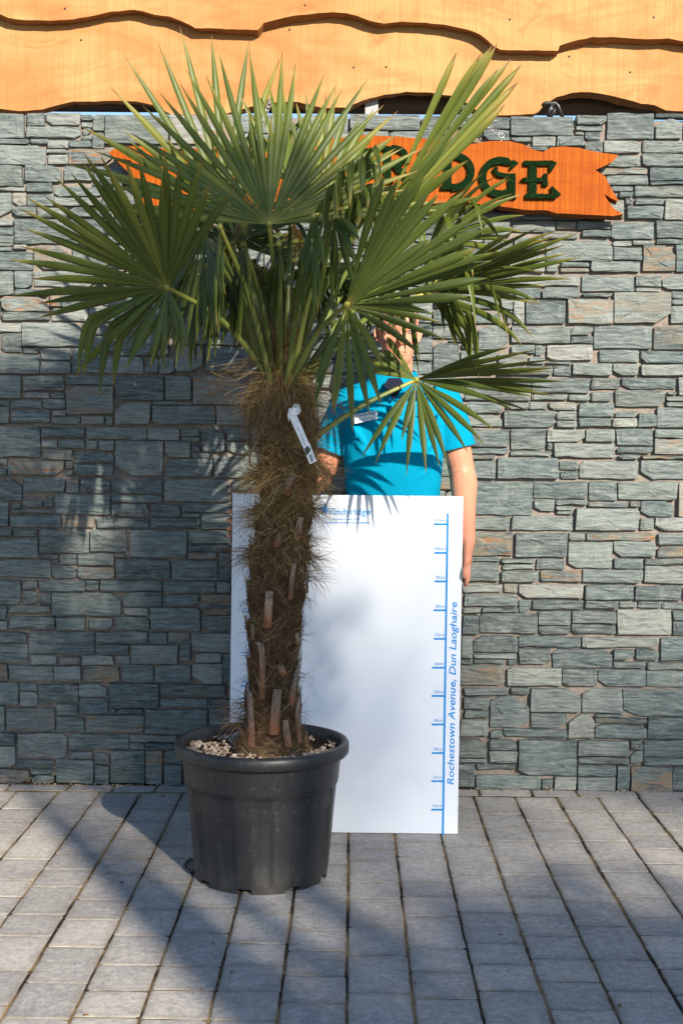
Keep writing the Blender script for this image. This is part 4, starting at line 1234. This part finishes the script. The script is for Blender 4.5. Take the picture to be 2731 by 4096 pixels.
frond((470,520,4.28), (250,355,4.35), roll=30, span=60, n=9, droop=.12, kinks=.45, seed=13, tone=.62, jit=4)
frond((440,620,4.25), (300,820,4.30), roll=35, span=75, n=22, droop=.12, kinks=.1, seed=14, tone=.22, jit=4, wmax=.024)
frond((470,540,3.84), (440,800,3.74), roll=60, span=55, n=15, droop=.10, kinks=.15, seed=15, tone=.36, jit=6, wmax=.026)
frond((585,600,4.45), (500,800,4.62), roll=30, span=80, n=24, droop=.15, kinks=.1, seed=16, tone=.16, jit=4)
frond((870,590,4.36), (850,770,4.44), roll=30, span=60, n=16, droop=.12, kinks=.1, seed=17, tone=.24, jit=4)
frond((985,560,4.42), (1190,470,4.55), roll=45, span=75, n=22, droop=.15, kinks=.3, seed=18, tone=.55, jit=4)
frond((730,480,4.35), (820,230,4.42), roll=20, span=75, n=24, droop=.06, kinks=.1, seed=19, tone=.6, jit=2)
frond((765,500,3.78), (735,740,3.60), roll=62, span=50, n=13, droop=.08, kinks=.15, seed=20, tone=.42, jit=7)
frond((670,450,4.15), (650,200,4.3), roll=50, span=40, n=12, droop=.02, kinks=.05, seed=21, tone=.66, jit=3)
frond((925,610,4.05), (975,855,3.98), roll=72, span=16, n=4, droop=.05, kinks=.0, seed=22, tone=.5, jit=3)
frond((520,600,4.02), (470,840,3.97), roll=65, span=50, n=14, droop=.12, kinks=.1, seed=23, tone=.30, jit=6)
frond((470,610,3.95), (395,850,3.92), roll=70, span=50, n=12, droop=.1, kinks=.15, seed=33, tone=.26, jit=7, wmax=.024)
frond((610,620,4.32), (590,830,4.42), roll=40, span=75, n=18, droop=.12, kinks=.15, seed=34, tone=.15, jit=6, wmax=.024)
frond((720,610,4.30), (770,800,4.38), roll=40, span=75, n=18, droop=.12, kinks=.15, seed=35, tone=.2, jit=6, wmax=.024)
frond((430,500,4.10), (330,640,4.05), roll=40, span=60, n=14, droop=.12, kinks=.3, seed=36, tone=.34, jit=6, wmax=.024)
frond((505,520,3.75), (495,790,3.68), roll=78, span=38, n=9, droop=.06, kinks=.2, seed=37, tone=.48, jit=8, wmax=.022)
frond((720,495,3.70), (700,745,3.62), roll=75, span=40, n=10, droop=.06, kinks=.2, seed=38, tone=.5, jit=8, wmax=.022)
frond((850,480,3.85), (895,400,3.66), roll=10, span=60, n=8, droop=.2, kinks=.95, seed=39, tone=.6, jit=8, wmax=.026)
frond((1010,640,4.00), (1075,800,3.95), roll=70, span=40, n=7, droop=.08, kinks=.1, seed=40, tone=.5, jit=8, wmax=.022)
frond((640,560,3.86), (630,780,3.80), roll=80, span=40, n=8, droop=.06, kinks=.2, seed=41, tone=.3, jit=9, wmax=.022)
frond((560,560,3.92), (545,800,3.85), roll=75, span=45, n=10, droop=.1, kinks=.2, seed=31, tone=.28, jit=7, wmax=.024)
b = MB()                                             # dry sheath tops in the heart of the crown
rg = random.Random(77)
for k in range(14):
    x = 640 + rg.uniform(-30, 50); y0 = 850
    p0 = P(x, y0, YT + rg.uniform(-.05, .03)); p1 = P(x + rg.uniform(-14, 14), rg.uniform(735, 800), YT + rg.uniform(-.06, .03))
    b.tube(spline([p0, p0.lerp(p1, .5), p1], 3), [.008, .007, .006, .005, .004, .003, .001], 5, flat=.35, t=[.1 + .02 * rg.random()] * 35, rnd=rg.uniform(.2, .7), cut=0.0)
b.build('sheath', M['stub'], palm)

# ================================================================== PRICE TAG
def tg(x, y, Y=3.935): return W(1050 + x / 5.227, 1600 + y / 5.227, Y)
ptag = empty('price_tag', tg(665, 200)); tag(ptag, 'white paper plant label with photo and barcode looped on the trunk', 'label')
cl = [(615, 290), (700, 480), (810, 720), (920, 960), (1060, 1310)]
b = MB()
V = []
for k, (x, y) in enumerate(cl):
    w_ = 80; dx, dy = .9, -.42
    yy = 3.935
    V += [tg(x - w_ * dx, y - w_ * dy, yy), tg(x + w_ * dx, y + w_ * dy, yy)]
V = [p.copy() for p in V]
b.add(V, [(2*i, 2*i+1, 2*i+3, 2*i+2) for i in range(len(cl) - 1)])
b.build('strip', M['white'], ptag, smooth=False)
b = MB()
lp = [tg(x, y, Y) for x, y, Y in ((520, 380, 3.932), (555, 235, 3.93), (660, 235, 3.929), (735, 225, 3.94), (775, 150, 3.955), (660, 140, 3.965), (610, 260, 3.945))]
V = []
for p in lp: V += [p + Vector((0, 0, .009)), p + Vector((.004, 0, -.011))]
b.add(V, [(2*i, 2*i+1, 2*i+3, 2*i+2) for i in range(len(lp) - 1)])
b.build('loop', M['white'], ptag)
o_ = Vector((0, -.0032, 0))
def tq(x, y): return tg(x, y, 3.9335)
def tline(x0, y0, x1, y1, w_, name='print_line', mat=None):
    d = Vector((x1 - x0, y1 - y0, 0)).normalized(); n_ = Vector((-d.y, d.x, 0)) * w_
    bb = MB(); bb.add([tq(x0 - n_.x, y0 - n_.y), tq(x1 - n_.x, y1 - n_.y), tq(x1 + n_.x, y1 + n_.y), tq(x0 + n_.x, y0 + n_.y)], [(3, 2, 1, 0)]); bb.build(name, mat or M['ink'], ptag, smooth=False)
tline(725, 570, 770, 660, 4); tline(790, 700, 905, 965, 4); tline(855, 620, 975, 900, 4); tline(800, 510, 830, 560, 3); tline(1070, 1160, 1105, 1240, 5)
bb = MB(); bb.add([tq(870, 1020), tq(945, 955), tq(1010, 1030), tq(985, 1090), tq(920, 1165)], [(4, 3, 2, 1, 0)])
bb.build('photo', plain('label_photo', (.045, .06, .045), .5, .3, var=.9, scale=150), ptag, smooth=False)
for k in range(9): tline(960 + k * 6, 1150 + k * 17, 1015 + k * 6, 1132 + k * 17, 2.5 + 2.5 * (k % 3), 'barcode_bar')

# ================================================================== PERSON BEHIND THE BOARD
def remeshed(b, name, mat, parent, voxel, smooth=6, fac=.5):
    o = b.build(name, mat)
    m1 = o.modifiers.new('r', 'REMESH'); m1.mode = 'VOXEL'; m1.voxel_size = voxel; m1.use_smooth_shade = True
    m2 = o.modifiers.new('s', 'SMOOTH'); m2.iterations = smooth; m2.factor = fac
    bpy.context.view_layer.update()
    me = bpy.data.meshes.new_from_object(o.evaluated_get(bpy.context.evaluated_depsgraph_get()))
    o.modifiers.clear(); old = o.data; o.data = me; me.name = name; bpy.data.meshes.remove(old)
    me.materials.clear(); me.materials.append(mat)
    place(o, parent); return o
def ell(cx, cy, z, rx, ry, n=28, p=2.3, tilt=0.0):
    out = []
    for k in range(n):
        t = 2 * math.pi * k / n; c, s = math.cos(t), math.sin(t)
        out.append(Vector((cx + rx * math.copysign(abs(c) ** (2 / p), c), cy + ry * math.copysign(abs(s) ** (2 / p), s), z + tilt * (c * rx))))
    return out
def lathe_body(b, rows, p=2.3):
    b.rings([ell(*r, p=p) for r in rows])
YM = 4.80
cxm = W(1573, 1800, YM).x
def mz(py, Y=YM): return W(1573, py, Y).z
zsh = mz(1590)
person = empty('person', (cxm, YM, 0))
tag(person, 'person in bright turquoise polo shirt holding the white board, face half hidden by palm leaves', 'person')
shL, shR = W(1392, 1625, YM), W(1782, 1622, YM)          # shoulder joints as seen: left, right in the picture
elL, elR = W(1278, 1905, 4.82), W(1850, 1905, 4.80)
wrL, wrR = W(1105, 2030, 4.66), W(1866, 2170, 4.60)
hpL, hpR = W(1020, 2075, 4.57), W(1863, 2240, 4.545)
b = MB()
lathe_body(b, [(cxm, YM + .01, .90, .165, .11), (cxm, YM, 1.0, .165, .112), (cxm, YM, 1.15, .158, .108), (cxm, YM - .005, 1.32, .170, .118), (cxm, YM - .005, 1.43, .180, .116), (cxm, YM, 1.52, .178, .098), (cxm, YM + .01, 1.57, .13, .075), (cxm, YM + .01, 1.60, .075, .06)])
nk = W(1582, 1500, YM); nk.y = YM
hdc = W(1590, 1340, YM); HX, HZ = hdc.x, W(1590, 1458, 4.70).z   # chin height
HY = YM - .02
b.tube([(cxm, YM + .01, 1.55), (HX, YM, 1.62), (HX, HY + .005, HZ + .06)], [.066, .058, .055], 20)
yaw = R(4)
def hp(x, y, z):
    return Vector((HX + x * math.cos(yaw) - y * math.sin(yaw), HY + x * math.sin(yaw) + y * math.cos(yaw), HZ + z))
headrows = [(-.012, .014, -.055, -.02), (.0, .030, -.078, .0), (.016, .043, -.088, .03), (.04, .054, -.091, .055), (.068, .062, -.092, .075), (.095, .068, -.091, .088), (.118, .071, -.088, .096), (.14, .074, -.094, .10), (.165, .075, -.093, .10), (.19, .072, -.084, .094), (.212, .061, -.064, .078), (.228, .042, -.038, .052), (.236, .015, -.008, .02)]
rr = []
for z, hw, yf, yb in headrows:
    ring = []
    cy, ry = (yf + yb) / 2, (yb - yf) / 2
    for k in range(32):
        t = 2 * math.pi * k / 32; c, s = math.cos(t), math.sin(t)
        ring.append(hp(hw * math.copysign(abs(c) ** .9, c), cy + ry * math.copysign(abs(s) ** .85, s), z))
    rr.append(ring)
b.rings(rr)
b.tube([hp(0, -.090, .128), hp(0, -.101, .105), hp(0, -.116, .080), hp(0, -.108, .070)], [.007, .010, .012, .008], 10)      # nose
for sx in (-1, 1):
    b.tube([hp(sx * .010, -.098, .074), hp(sx * .017, -.094, .078)], [.008, .006], 8)
    b.tube([hp(sx * .012, -.092, .139), hp(sx * .035, -.091, .143), hp(sx * .055, -.078, .137)], [.007, .008, .006], 8)        # brow
    b.tube([hp(sx * .045, -.080, .098), hp(sx * .055, -.068, .095)], [.014, .012], 8)                                         # cheek
    b.tube([hp(sx * .070, -.004, .085), hp(sx * .080, .004, .105), hp(sx * .083, .008, .128), hp(sx * .076, .002, .14)], [.008, .012, .013, .007], 10, flat=.55)   # ear
b.tube([hp(-.022, -.091, .048), hp(0, -.098, .051), hp(.022, -.091, .048)], [.003, .0065, .003], 8)
b.tube([hp(-.019, -.090, .039), hp(0, -.097, .037), hp(.019, -.090, .039)], [.003, .007, .003], 8)
b.tube([hp(-.012, -.082, .008), hp(.012, -.082, .008)], .014, 8)
# arms
b.tube(spline([shL + Vector((.02, 0, .0)), shL.lerp(elL, .5), elL, elL.lerp(wrL, .35), wrL], 5), [1.16 * q_ for q_ in [.055, .054, .053, .051, .049, .048, .046, .045, .043, .042, .043, .044, .044, .043, .041, .039, .036, .033, .031, .029, .028]], 16)
b.tube(spline([shR - Vector((.02, 0, 0)), shR.lerp(elR, .5), elR, elR.lerp(wrR, .35), wrR], 5), [1.16 * q_ for q_ in [.055, .054, .053, .051, .049, .048, .046, .045, .043, .042, .043, .044, .044, .043, .041, .039, .036, .033, .031, .029, .027]], 16)
# hand at the left edge of the board: palm behind it, fingers round the edge, thumb over the top
be = W(926, 2060, YBD)
b.tube([wrL, wrL.lerp(hpL, .4), hpL + Vector((.01, 0, 0)), hpL + Vector((-.035, -.005, .0))], [.028, .034, .040, .034], 14, flat=.55, up=(0, 1, 0))
for k, (py, ln) in enumerate(((2047, 1.0), (2082, 1.03), (2114, .97), (2143, .85))):
    e = W(924, py, YBD)
    k0 = hpL + Vector((-.03, 0, (1.5 - k) * .019))
    pth = [k0, Vector((e.x + .012, YBD + .034, e.z + .004)), Vector((e.x - .006, YBD + .016, e.z + .001)), Vector((e.x - .0075, YBD - .004, e.z)), Vector((e.x + .002, YBD - .010, e.z - .001))]
    b.tube(spline(pth, 3), [.0095, .0095, .0092, .009, .0092, .009, .009, .009, .009, .0088, .0085, .0075, .005], 10)
th = W(1003, 1968, YBD)
b.tube(spline([hpL + Vector((.015, 0, .02)), Vector((th.x + .035, YBD + .035, th.z - .012)), Vector((th.x + .014, YBD + .012, th.z + .002)), Vector((th.x - .012, YBD + .002, th.z + .004))], 3), [.013, .012, .012, .0115, .011, .011, .0105, .010, .009, .006], 10)
# hand along the right edge of the board
er = W(1856, 2240, YBD)
b.tube([wrR, wrR.lerp(hpR, .45), hpR + Vector((.002, -.01, -.012))], [.028, .034, .036], 14, flat=.55, up=(1, 0, 0))
b.tube([wrR + (elR - wrR) * .12, wrR, wrR.lerp(hpR, .6), hpR], [.034, .029, .022, .016], 14)
for k in range(4):
    y0 = YBD + .044 - k * .0195
    ln = (.060, .072, .076, .068)[k]
    s0 = Vector((er.x + .012, y0, W(1858, 2255, y0).z))
    pth = [s0, s0 + Vector((.002, -.001, -ln * .45)), s0 + Vector((-.001, -.003, -ln * .8)), s0 + Vector((-.007, -.004, -ln * 1.1))]
    b.tube(spline(pth, 3), [.0092, .0092, .009, .009, .0088, .0086, .0084, .008, .007, .005], 10)
b.tube(spline([hpR + Vector((0, -.02, .0)), hpR + Vector((-.004, -.045, -.02)), hpR + Vector((-.008, -.052, -.042)), hpR + Vector((-.012, -.050, -.060))], 3), [.012, .012, .011, .0105, .0105, .010, .010, .0095, .008, .005], 10)
# legs and feet
for sx in (-1, 1):
    hx = cxm + sx * .095
    b.tube(spline([(hx, YM + .01, .95), (hx + sx * .01, YM, .72), (hx + sx * .012, YM, .50), (hx + sx * .015, YM + .01, .28), (hx + sx * .015, YM + .01, .09)], 4), [.092, .09, .088, .083, .078, .073, .068, .06, .058, .058, .058, .055, .05, .045, .042, .04, .04], 16)
    b.tube([(hx + sx * .016, YM + .05, .045), (hx + sx * .018, YM - .02, .05), (hx + sx * .03, YM - .12, .035), (hx + sx * .035, YM - .165, .03)], [.035, .045, .04, .025], 12)
body = remeshed(b, 'body', M['skin'], person, .0048, 3, .4)
# clothes
b = MB()
lathe_body(b, [(cxm, YM + .005, .93, .182, .128), (cxm, YM, 1.0, .180, .128), (cxm, YM, 1.15, .172, .123), (cxm, YM - .005, 1.32, .184, .131), (cxm, YM - .005, 1.43, .196, .128), (cxm, YM, 1.52, .200, .110), (cxm, YM + .012, 1.575, .165, .088), (cxm, YM + .015, 1.61, .108, .08), (cxm, YM + .015, 1.636, .088, .074)])
seL = shL.lerp(elL, .62); seR = shR.lerp(elR, .60)
b.tube([shL + Vector((.05, 0, .012)), shL + Vector((.012, 0, .008)), shL.lerp(elL, .3), seL], [.078, .076, .073, .072], 20)
b.tube([shR - Vector((.05, 0, -.012)), shR + Vector((-.012, 0, .008)), shR.lerp(elR, .3), seR], [.078, .076, .073, .072], 20)
# soft drapery folds
rg = random.Random(12)
def fold(p, q, r_, bulge=.004):
    b.tube(spline([p, p.lerp(q, .5) + Vector((rg.uniform(-.008, .008), -bulge, rg.uniform(-.006, .006))), q], 4), [r_ * .3, r_ * .7, r_, r_, r_, r_, r_ * .8, r_ * .6, r_ * .3], 8)
for (x0, y0, x1, y1) in ((1420,1770,1500,1850),(1415,1700,1470,1800),(1740,1760,1650,1860),(1745,1700,1680,1790),(1735,1820,1640,1900),(1760,1640,1735,1760),(1400,1640,1420,1760),(1430,1900,1560,1960),(1720,1880,1600,1960),(1600,1680,1610,1960)):
    fold(W(x0, y0, YM - .105), W(x1, y1, YM - .118), .011)
for t in (.35, .5): fold(shR.lerp(elR, t) + Vector((-.05, -.055, .02)), shR.lerp(elR, t - .12) + Vector((.055, -.045, .0)), .012)
for t in (.35, .5): fold(shL.lerp(elL, t) + Vector((.05, -.055, .02)), shL.lerp(elL, t - .12) + Vector((-.055, -.045, .0)), .012)
shirt = remeshed(b, 'polo_shirt', M['shirt'], person, .006, 5, .5)
for e0, j0 in ((seL, shL), (seR, shR)):
    d = (e0 - j0).normalized()
    h = MB(); h.tube([e0 - d * .022, e0 - d * .020, e0 + d * .001], [.0715, .0735, .0735], 24, cap=False)
    ho = h.build('sleeve_hem', M['shirt']); place(ho, person); ho.parent = shirt; ho.location = (0, 0, 0)
# collar: two flaps
for sx in (-1, 1):
    h = MB(); V = []
    for k in range(7):
        a_ = R(-90 + sx * (12 + 150 * k / 6))
        x_, y_ = .082 * math.cos(a_), .072 * math.sin(a_)
        top = Vector((HX * .5 + cxm * .5 + x_ * .92, YM + .012 + y_ * .95, 1.640 + .026 * k / 6))
        V += [top, top + Vector((x_ * .22, y_ * .34 - .004, -.038 - (.024 if k == 0 else .010 if k == 1 else 0)))]
    h.add(V, [(2*i, 2*i+1, 2*i+3, 2*i+2) for i in range(6)])
    h.add([p + Vector((0, .003, .001)) for p in V], [(2*i+2, 2*i+3, 2*i+1, 2*i) for i in range(6)])
    h.add(V[:2] + [p + Vector((0, .003, .001)) for p in V[:2]], [(0, 2, 3, 1)])
    ho = h.build('collar', M['shirt']); place(ho, person); ho.parent = shirt; ho.location = (0, 0, 0)
def chest_y(px, py):
    p = W(px, py, YM - .12); dx = (p.x - cxm) / .19
    return YM - .006 - .131 * math.sqrt(max(.05, 1 - min(.95, abs(dx)) ** 2.3)) - .012
h = MB(); V = [W(1535, 1540, YM - .122), W(1575, 1600, YM - .136), W(1618, 1540, YM - .122), W(1600, 1512, YM - .1), W(1552, 1512, YM - .1)]
h.add(V, [(0, 1, 2, 3, 4)]); ho = h.build('undershirt', M['navy']); place(ho, person)
h = MB(); h.tube(spline([(cxm + .066 * math.cos(t) + (HX - cxm) * .5, YM + .012 + .062 * math.sin(t), 1.632 - .012 * math.sin(t + 3.14159)) for t in [2 * math.pi * k / 16 for k in range(17)]], 2), .008, 8, cap=False)
place(h.build('undershirt_neckband', M['navy']), person)
# placket, buttons, badge, embroidered bird
h = MB()
V = []
for px, py in ((1566, 1596), (1606, 1596), (1566, 1662), (1606, 1662)): V.append(W(px, py, chest_y(px, py) - .0035))
h.add(V, [(0, 2, 3, 1)]); ho = h.build('placket', M['shirt']); place(ho, person); ho.parent = shirt; ho.location = (0, 0, 0)
for px, py in ((1558, 1596), (1584, 1632)):
    c = W(px, py, chest_y(px, py) - .006); h = MB(); h.tube([c, c + Vector((0, .003, 0))], .0052, 12); ho = h.build('button', M['pale_blue']); place(ho, person); ho.parent = shirt; ho.location = (0, 0, 0)
def q4(px, py): return W(1250 + px / 2.24, 1400 + py / 2.24, chest_y(1460, 1670) - .004)
h = MB(); V = [q4(369, 663), q4(583, 616), q4(577, 541), q4(362, 580)]
h.add(V + [p + Vector((0, .002, 0)) for p in V], [(0, 1, 2, 3), (7, 6, 5, 4), (0, 4, 5, 1), (1, 5, 6, 2), (2, 6, 7, 3), (3, 7, 4, 0)])
badge = h.build('name_badge', M['white'], smooth=False); place(badge, person)
for txt, a_, b_, c_, mt in (('Windyridge', q4(378, 614), q4(577, 578), q4(376, 580), 'pale_blue'), ('Nurseries & Garden Centre', q4(404, 634), q4(548, 606), q4(403, 623), 'blue'), ('Rochestown Ave, Dun Laoghaire', q4(392, 652), q4(566, 616), q4(391, 640), 'blue')):
    to = text_on(txt, 'badge_text', M[mt], person, a_, b_, c_, bold=.01); to.parent = badge; to.location = (0, 0, 0)
h = MB()
def q5(px, py):
    X, Y_ = 1450 + px / 3.92, 1200 + py / 3.92
    return W(X, Y_, chest_y(1695, 1670) - .004)
for pl in ([(870,1772),(900,1770),(940,1778),(965,1765),(985,1752)], [(870,1772),(905,1782),(930,1792),(918,1812),(930,1820),(975,1800)], [(985,1752),(1010,1765),(1015,1800),(1020,1850)], [(940,1820),(945,1850),(965,1880),(985,1895),(1010,1900)], [(985,1895),(980,1915),(995,1910),(1010,1925)]):
    h.tube([q5(*p) for p in pl], .0012, 5)
place(h.build('embroidered_bird', M['white']), person)
# trousers, shoes, hair, eyes, watch
h = MB()
for sx in (-1, 1):
    hx = cxm + sx * .095
    h.tube(spline([(hx, YM + .01, .98), (hx + sx * .01, YM, .72), (hx + sx * .012, YM, .50), (hx + sx * .015, YM + .012, .28), (hx + sx * .015, YM + .01, .06)], 4), [.10, .099, .098, .094, .09, .086, .082, .075, .073, .072, .071, .069, .066, .064, .063, .062, .062], 18)
lathe_body(h, [(cxm, YM + .01, .84, .15, .11), (cxm, YM + .01, .92, .178, .122), (cxm, YM + .005, 1.02, .172, .119)])
remeshed(h, 'trousers', M['trouser'], person, .008, 4)
for sx in (-1, 1):
    hx = cxm + sx * .11; h = MB()
    h.tube(spline([(hx, YM + .085, .048), (hx, YM, .052), (hx + sx * .012, YM - .10, .042), (hx + sx * .02, YM - .18, .03)], 3), [.035, .045, .05, .052, .052, .052, .052, .05, .046, .03], 14, flat=.95)
    h.box((hx - .04, YM - .18, .0), (hx + .045, YM + .11, .02)); remeshed(h, 'shoe', M['shoe'], person, .006, 4)
h = MB(); rr = []
for z, hw, yf, yb in ((.135, .078, -.004, .106), (.165, .0795, -.03, .107), (.188, .078, -.076, .102), (.200, .0735, -.084, .098), (.220, .060, -.064, .078), (.236, .040, -.034, .05), (.243, .014, -.004, .02)):
    cy, ry = (yf + yb) / 2, (yb - yf) / 2
    rr.append([hp(hw * math.cos(2 * math.pi * k / 28), cy + ry * math.sin(2 * math.pi * k / 28), z + .002 * math.sin(k * 5.1)) for k in range(28)])
h.rings(rr); place(h.build('hair', M['hair']), person)
def sphere(c, r_, name, mat, parent=person, sq=1.0):
    bm = bmesh.new(); bmesh.ops.create_uvsphere(bm, u_segments=16, v_segments=10, radius=r_)
    for v in bm.verts: v.co.z *= sq
    me = bpy.data.meshes.new(name); bm.to_mesh(me); bm.free(); me.polygons.foreach_set('use_smooth', [True] * len(me.polygons)); me.materials.append(mat)
    o = bpy.data.objects.new(name, me); COL.objects.link(o); o.location = c; place(o, parent); return o
for sx in (-1, 1):
    c = hp(sx * .033, -.0795, .1185)
    sphere(c, .0115, 'eye', M['eyewhite'], sq=.55); sphere(c + Vector((0, -.0072, .0005)), .0052, 'iris', M['iris'], sq=.9)
    h = MB(); h.tube([hp(sx * .020, -.088, .118), hp(sx * .033, -.0935, .1255), hp(sx * .047, -.083, .119)], [.0015, .0028, .0015], 6); place(h.build('eyelid', M['skin']), person)
    h = MB(); h.tube([hp(sx * .014, -.0965, .140), hp(sx * .034, -.0975, .146), hp(sx * .056, -.083, .139)], [.003, .0042, .0018], 6); place(h.build('eyebrow', M['brow']), person)
h = MB(); h.tube([hp(-.021, -.0935, .0435), hp(0, -.1015, .0455), hp(.021, -.0935, .0435)], [.0012, .0032, .0012], 6); place(h.build('lips', M['lip']), person)
d = (wrR - elR).normalized(); c = wrR - d * .012
h = MB()
for k in range(5):
    h.tube([c + d * (k * .0032 - .009), c + d * (k * .0032 - .0062)], .0305, 20)
place(h.build('watch', M['steel']), person)

# ================================================================== TREES BEHIND THE CAMERA (their shade falls on the scene)
leafm = Mat('tree_leaf', .5, .3); leafm.col(leafm.ramp(leafm.attr('rnd'), [(0, (.03, .06, .012)), (1, (.09, .13, .03))]))
barkm = plain('tree_bark', (.09, .07, .05), .9, .1, var=.4, scale=14, bump=.5)
def shade_tree(name, label, foot, clumps, seed):
    rg = random.Random(seed)
    e = empty(name, foot); tag(e, label, 'tree')
    foot = Vector(foot)
    cz = sum(c[0].z for c in clumps) / len(clumps)
    fork = foot + Vector((0, 0, cz * .45))
    b = MB(); b.tube(spline([foot, foot + Vector((.05, .03, fork.z * .5)), fork], 5), [.24, .22, .21, .2, .19, .185, .18, .175, .17, .165, .16], 12)
    for c, r_, n in clumps:
        b.tube(spline([fork - Vector((0, 0, .2)), fork.lerp(c, .5) + Vector((rg.uniform(-.2, .2), rg.uniform(-.2, .2), .25)), c], 4), [.09, .08, .075, .065, .055, .045, .035, .025, .012], 8)
    place(b.build('trunk', barkm), e)
    b = MB()
    for c, r_, n in clumps:
        for _ in range(n):
            u = Vector((rg.gauss(0, 1), rg.gauss(0, 1), rg.gauss(0, 1))).normalized() * (rg.random() ** .45) * r_
            p = c + Vector((u.x, u.y, u.z * .8))
            q = Quaternion((rg.gauss(0, 1), rg.gauss(0, 1), rg.gauss(0, 1), rg.gauss(0, 1))).normalized()
            s = rg.uniform(.035, .07)
            b.add([p + q @ Vector((-s * .5, 0, 0)), p + q @ Vector((0, -s, 0)), p + q @ Vector((s * .5, 0, .01)), p + q @ Vector((0, s, 0))], [(0, 1, 2, 3)], rnd=rg.random())
    place(b.build('crown', leafm.m), e)
def sunward(x, y, z, dist): return Vector((x, y, z)) + TO_SUN * dist

shade = []
def sh(x, y, z, r_, cover, dist=13):
    shade.append((sunward(x, y, z, dist + random.uniform(-.8, .8)), r_, int(cover * math.pi * r_ * r_ / .0013)))
for q in ((.6, 3.1, 0, .45, 1.2), (.95, 3.35, 0, .40, 1.1), (.2, 2.85, 0, .40, .9), (.4, 3.5, 0, .28, .4), (1.2, 3.65, 0, .28, .5), (1.3, 3.1, 0, .4, 1.2),
          (-1.25, 5.15, .35, .45, 1.2), (-.75, 5.15, .8, .36, 1.1), (-1.35, 5.15, 1.1, .3, .8), (-.7, 5.15, .3, .42, 1.2), (-1.3, 5.15, 1.5, .33, 1.0), (-.85, 5.15, 1.4, .33, 1.0), (-1.5, 5.15, .8, .4, 1.0),
          ):
    sh(*q)
shade_tree('broadleaf_tree', 'leafy tree standing opposite the stone wall', (5.2, -7.4, 0), shade, 5)
shade = []
for q in ((.1, 4.5, .4, 1.05, .58), (1.0, 5.15, .3, .7, .2), (1.35, 5.15, .1, .45, .5)):
    sh(*q, dist=42)
shade_tree('broadleaf_tree', 'taller leafy tree farther off opposite the stone wall', (17.0, -31.0, 0), shade, 6)

# ================================================================== SMALL THINGS ON THE PAVING
def G(px, py):
    v = MC @ Vector(((px - PW / 2) / FPX, -(py - PH / 2) / FPX, -1.0))
    t = -CAMZ / v.z
    return Vector((v.x * t, v.y * t, .003))
def q6(x, y): return (650 + x / 1.96, 2850 + y / 1.96)
b = MB(); b.tube(spline([G(*q6(x, y)) + Vector((0, 0, .006)) for x, y in ((232, 1172), (196, 1192), (180, 1220), (192, 1250), (225, 1272))], 4), .0055, 8)
b.build('tie_loop', M['blackmetal'], pot)
deadm = plain('dead_leaf', (.16, .075, .025), .8, .1, var=.5, scale=60)
rg = random.Random(19)
for px, py, sz in ((487, 3534, .012), (853, 3779, .010), (929, 3893, .009), (812, 3964, .008), (1233, 3549, .014), (2476, 4027, .013), (2001, 3744, .008), (345, 4068, .008), (1660, 3940, .007), (652, 3188, .014), (180, 3148, .012)):
    c = G(px, py); b = MB(); a0 = rg.uniform(0, 6.28); V = []
    for k in range(6):
        t = a0 + k * math.pi / 3; r_ = sz * (1 if k % 3 == 0 else .42) * rg.uniform(.8, 1.2)
        V.append(c + Vector((math.cos(t) * r_, math.sin(t) * r_, rg.uniform(0, .004))))
    V.append(c + Vector((0, 0, .005)))
    b.add(V, [(k, (k + 1) % 6, 6) for k in range(6)])
    o = b.build('dead_leaf_fragment', deadm, None, smooth=False, loc=c)
    tag(o, 'tiny brown dead leaf fragment lying on the paving', 'leaf fragment', 'dead leaf fragments on the paving')

b = MB(); rg = random.Random(41)                     # grit washed up along the foot of the wall
for _ in range(420):
    c = Vector((rg.uniform(-1.9, 1.9), YW - .008 - abs(rg.gauss(0, .022)), .002)); q = rg.uniform(.0015, .005)
    b.add([c + Vector((v.x * q * rg.uniform(.7, 1.4), v.y * q, v.z * q * .7)) for v in ICV], ICF, rnd=rg.random() * .55)
tag(b.build('grit', M['gravel'], smooth=False), 'loose grit and dirt along the foot of the stone wall', 'grit', kind='stuff')
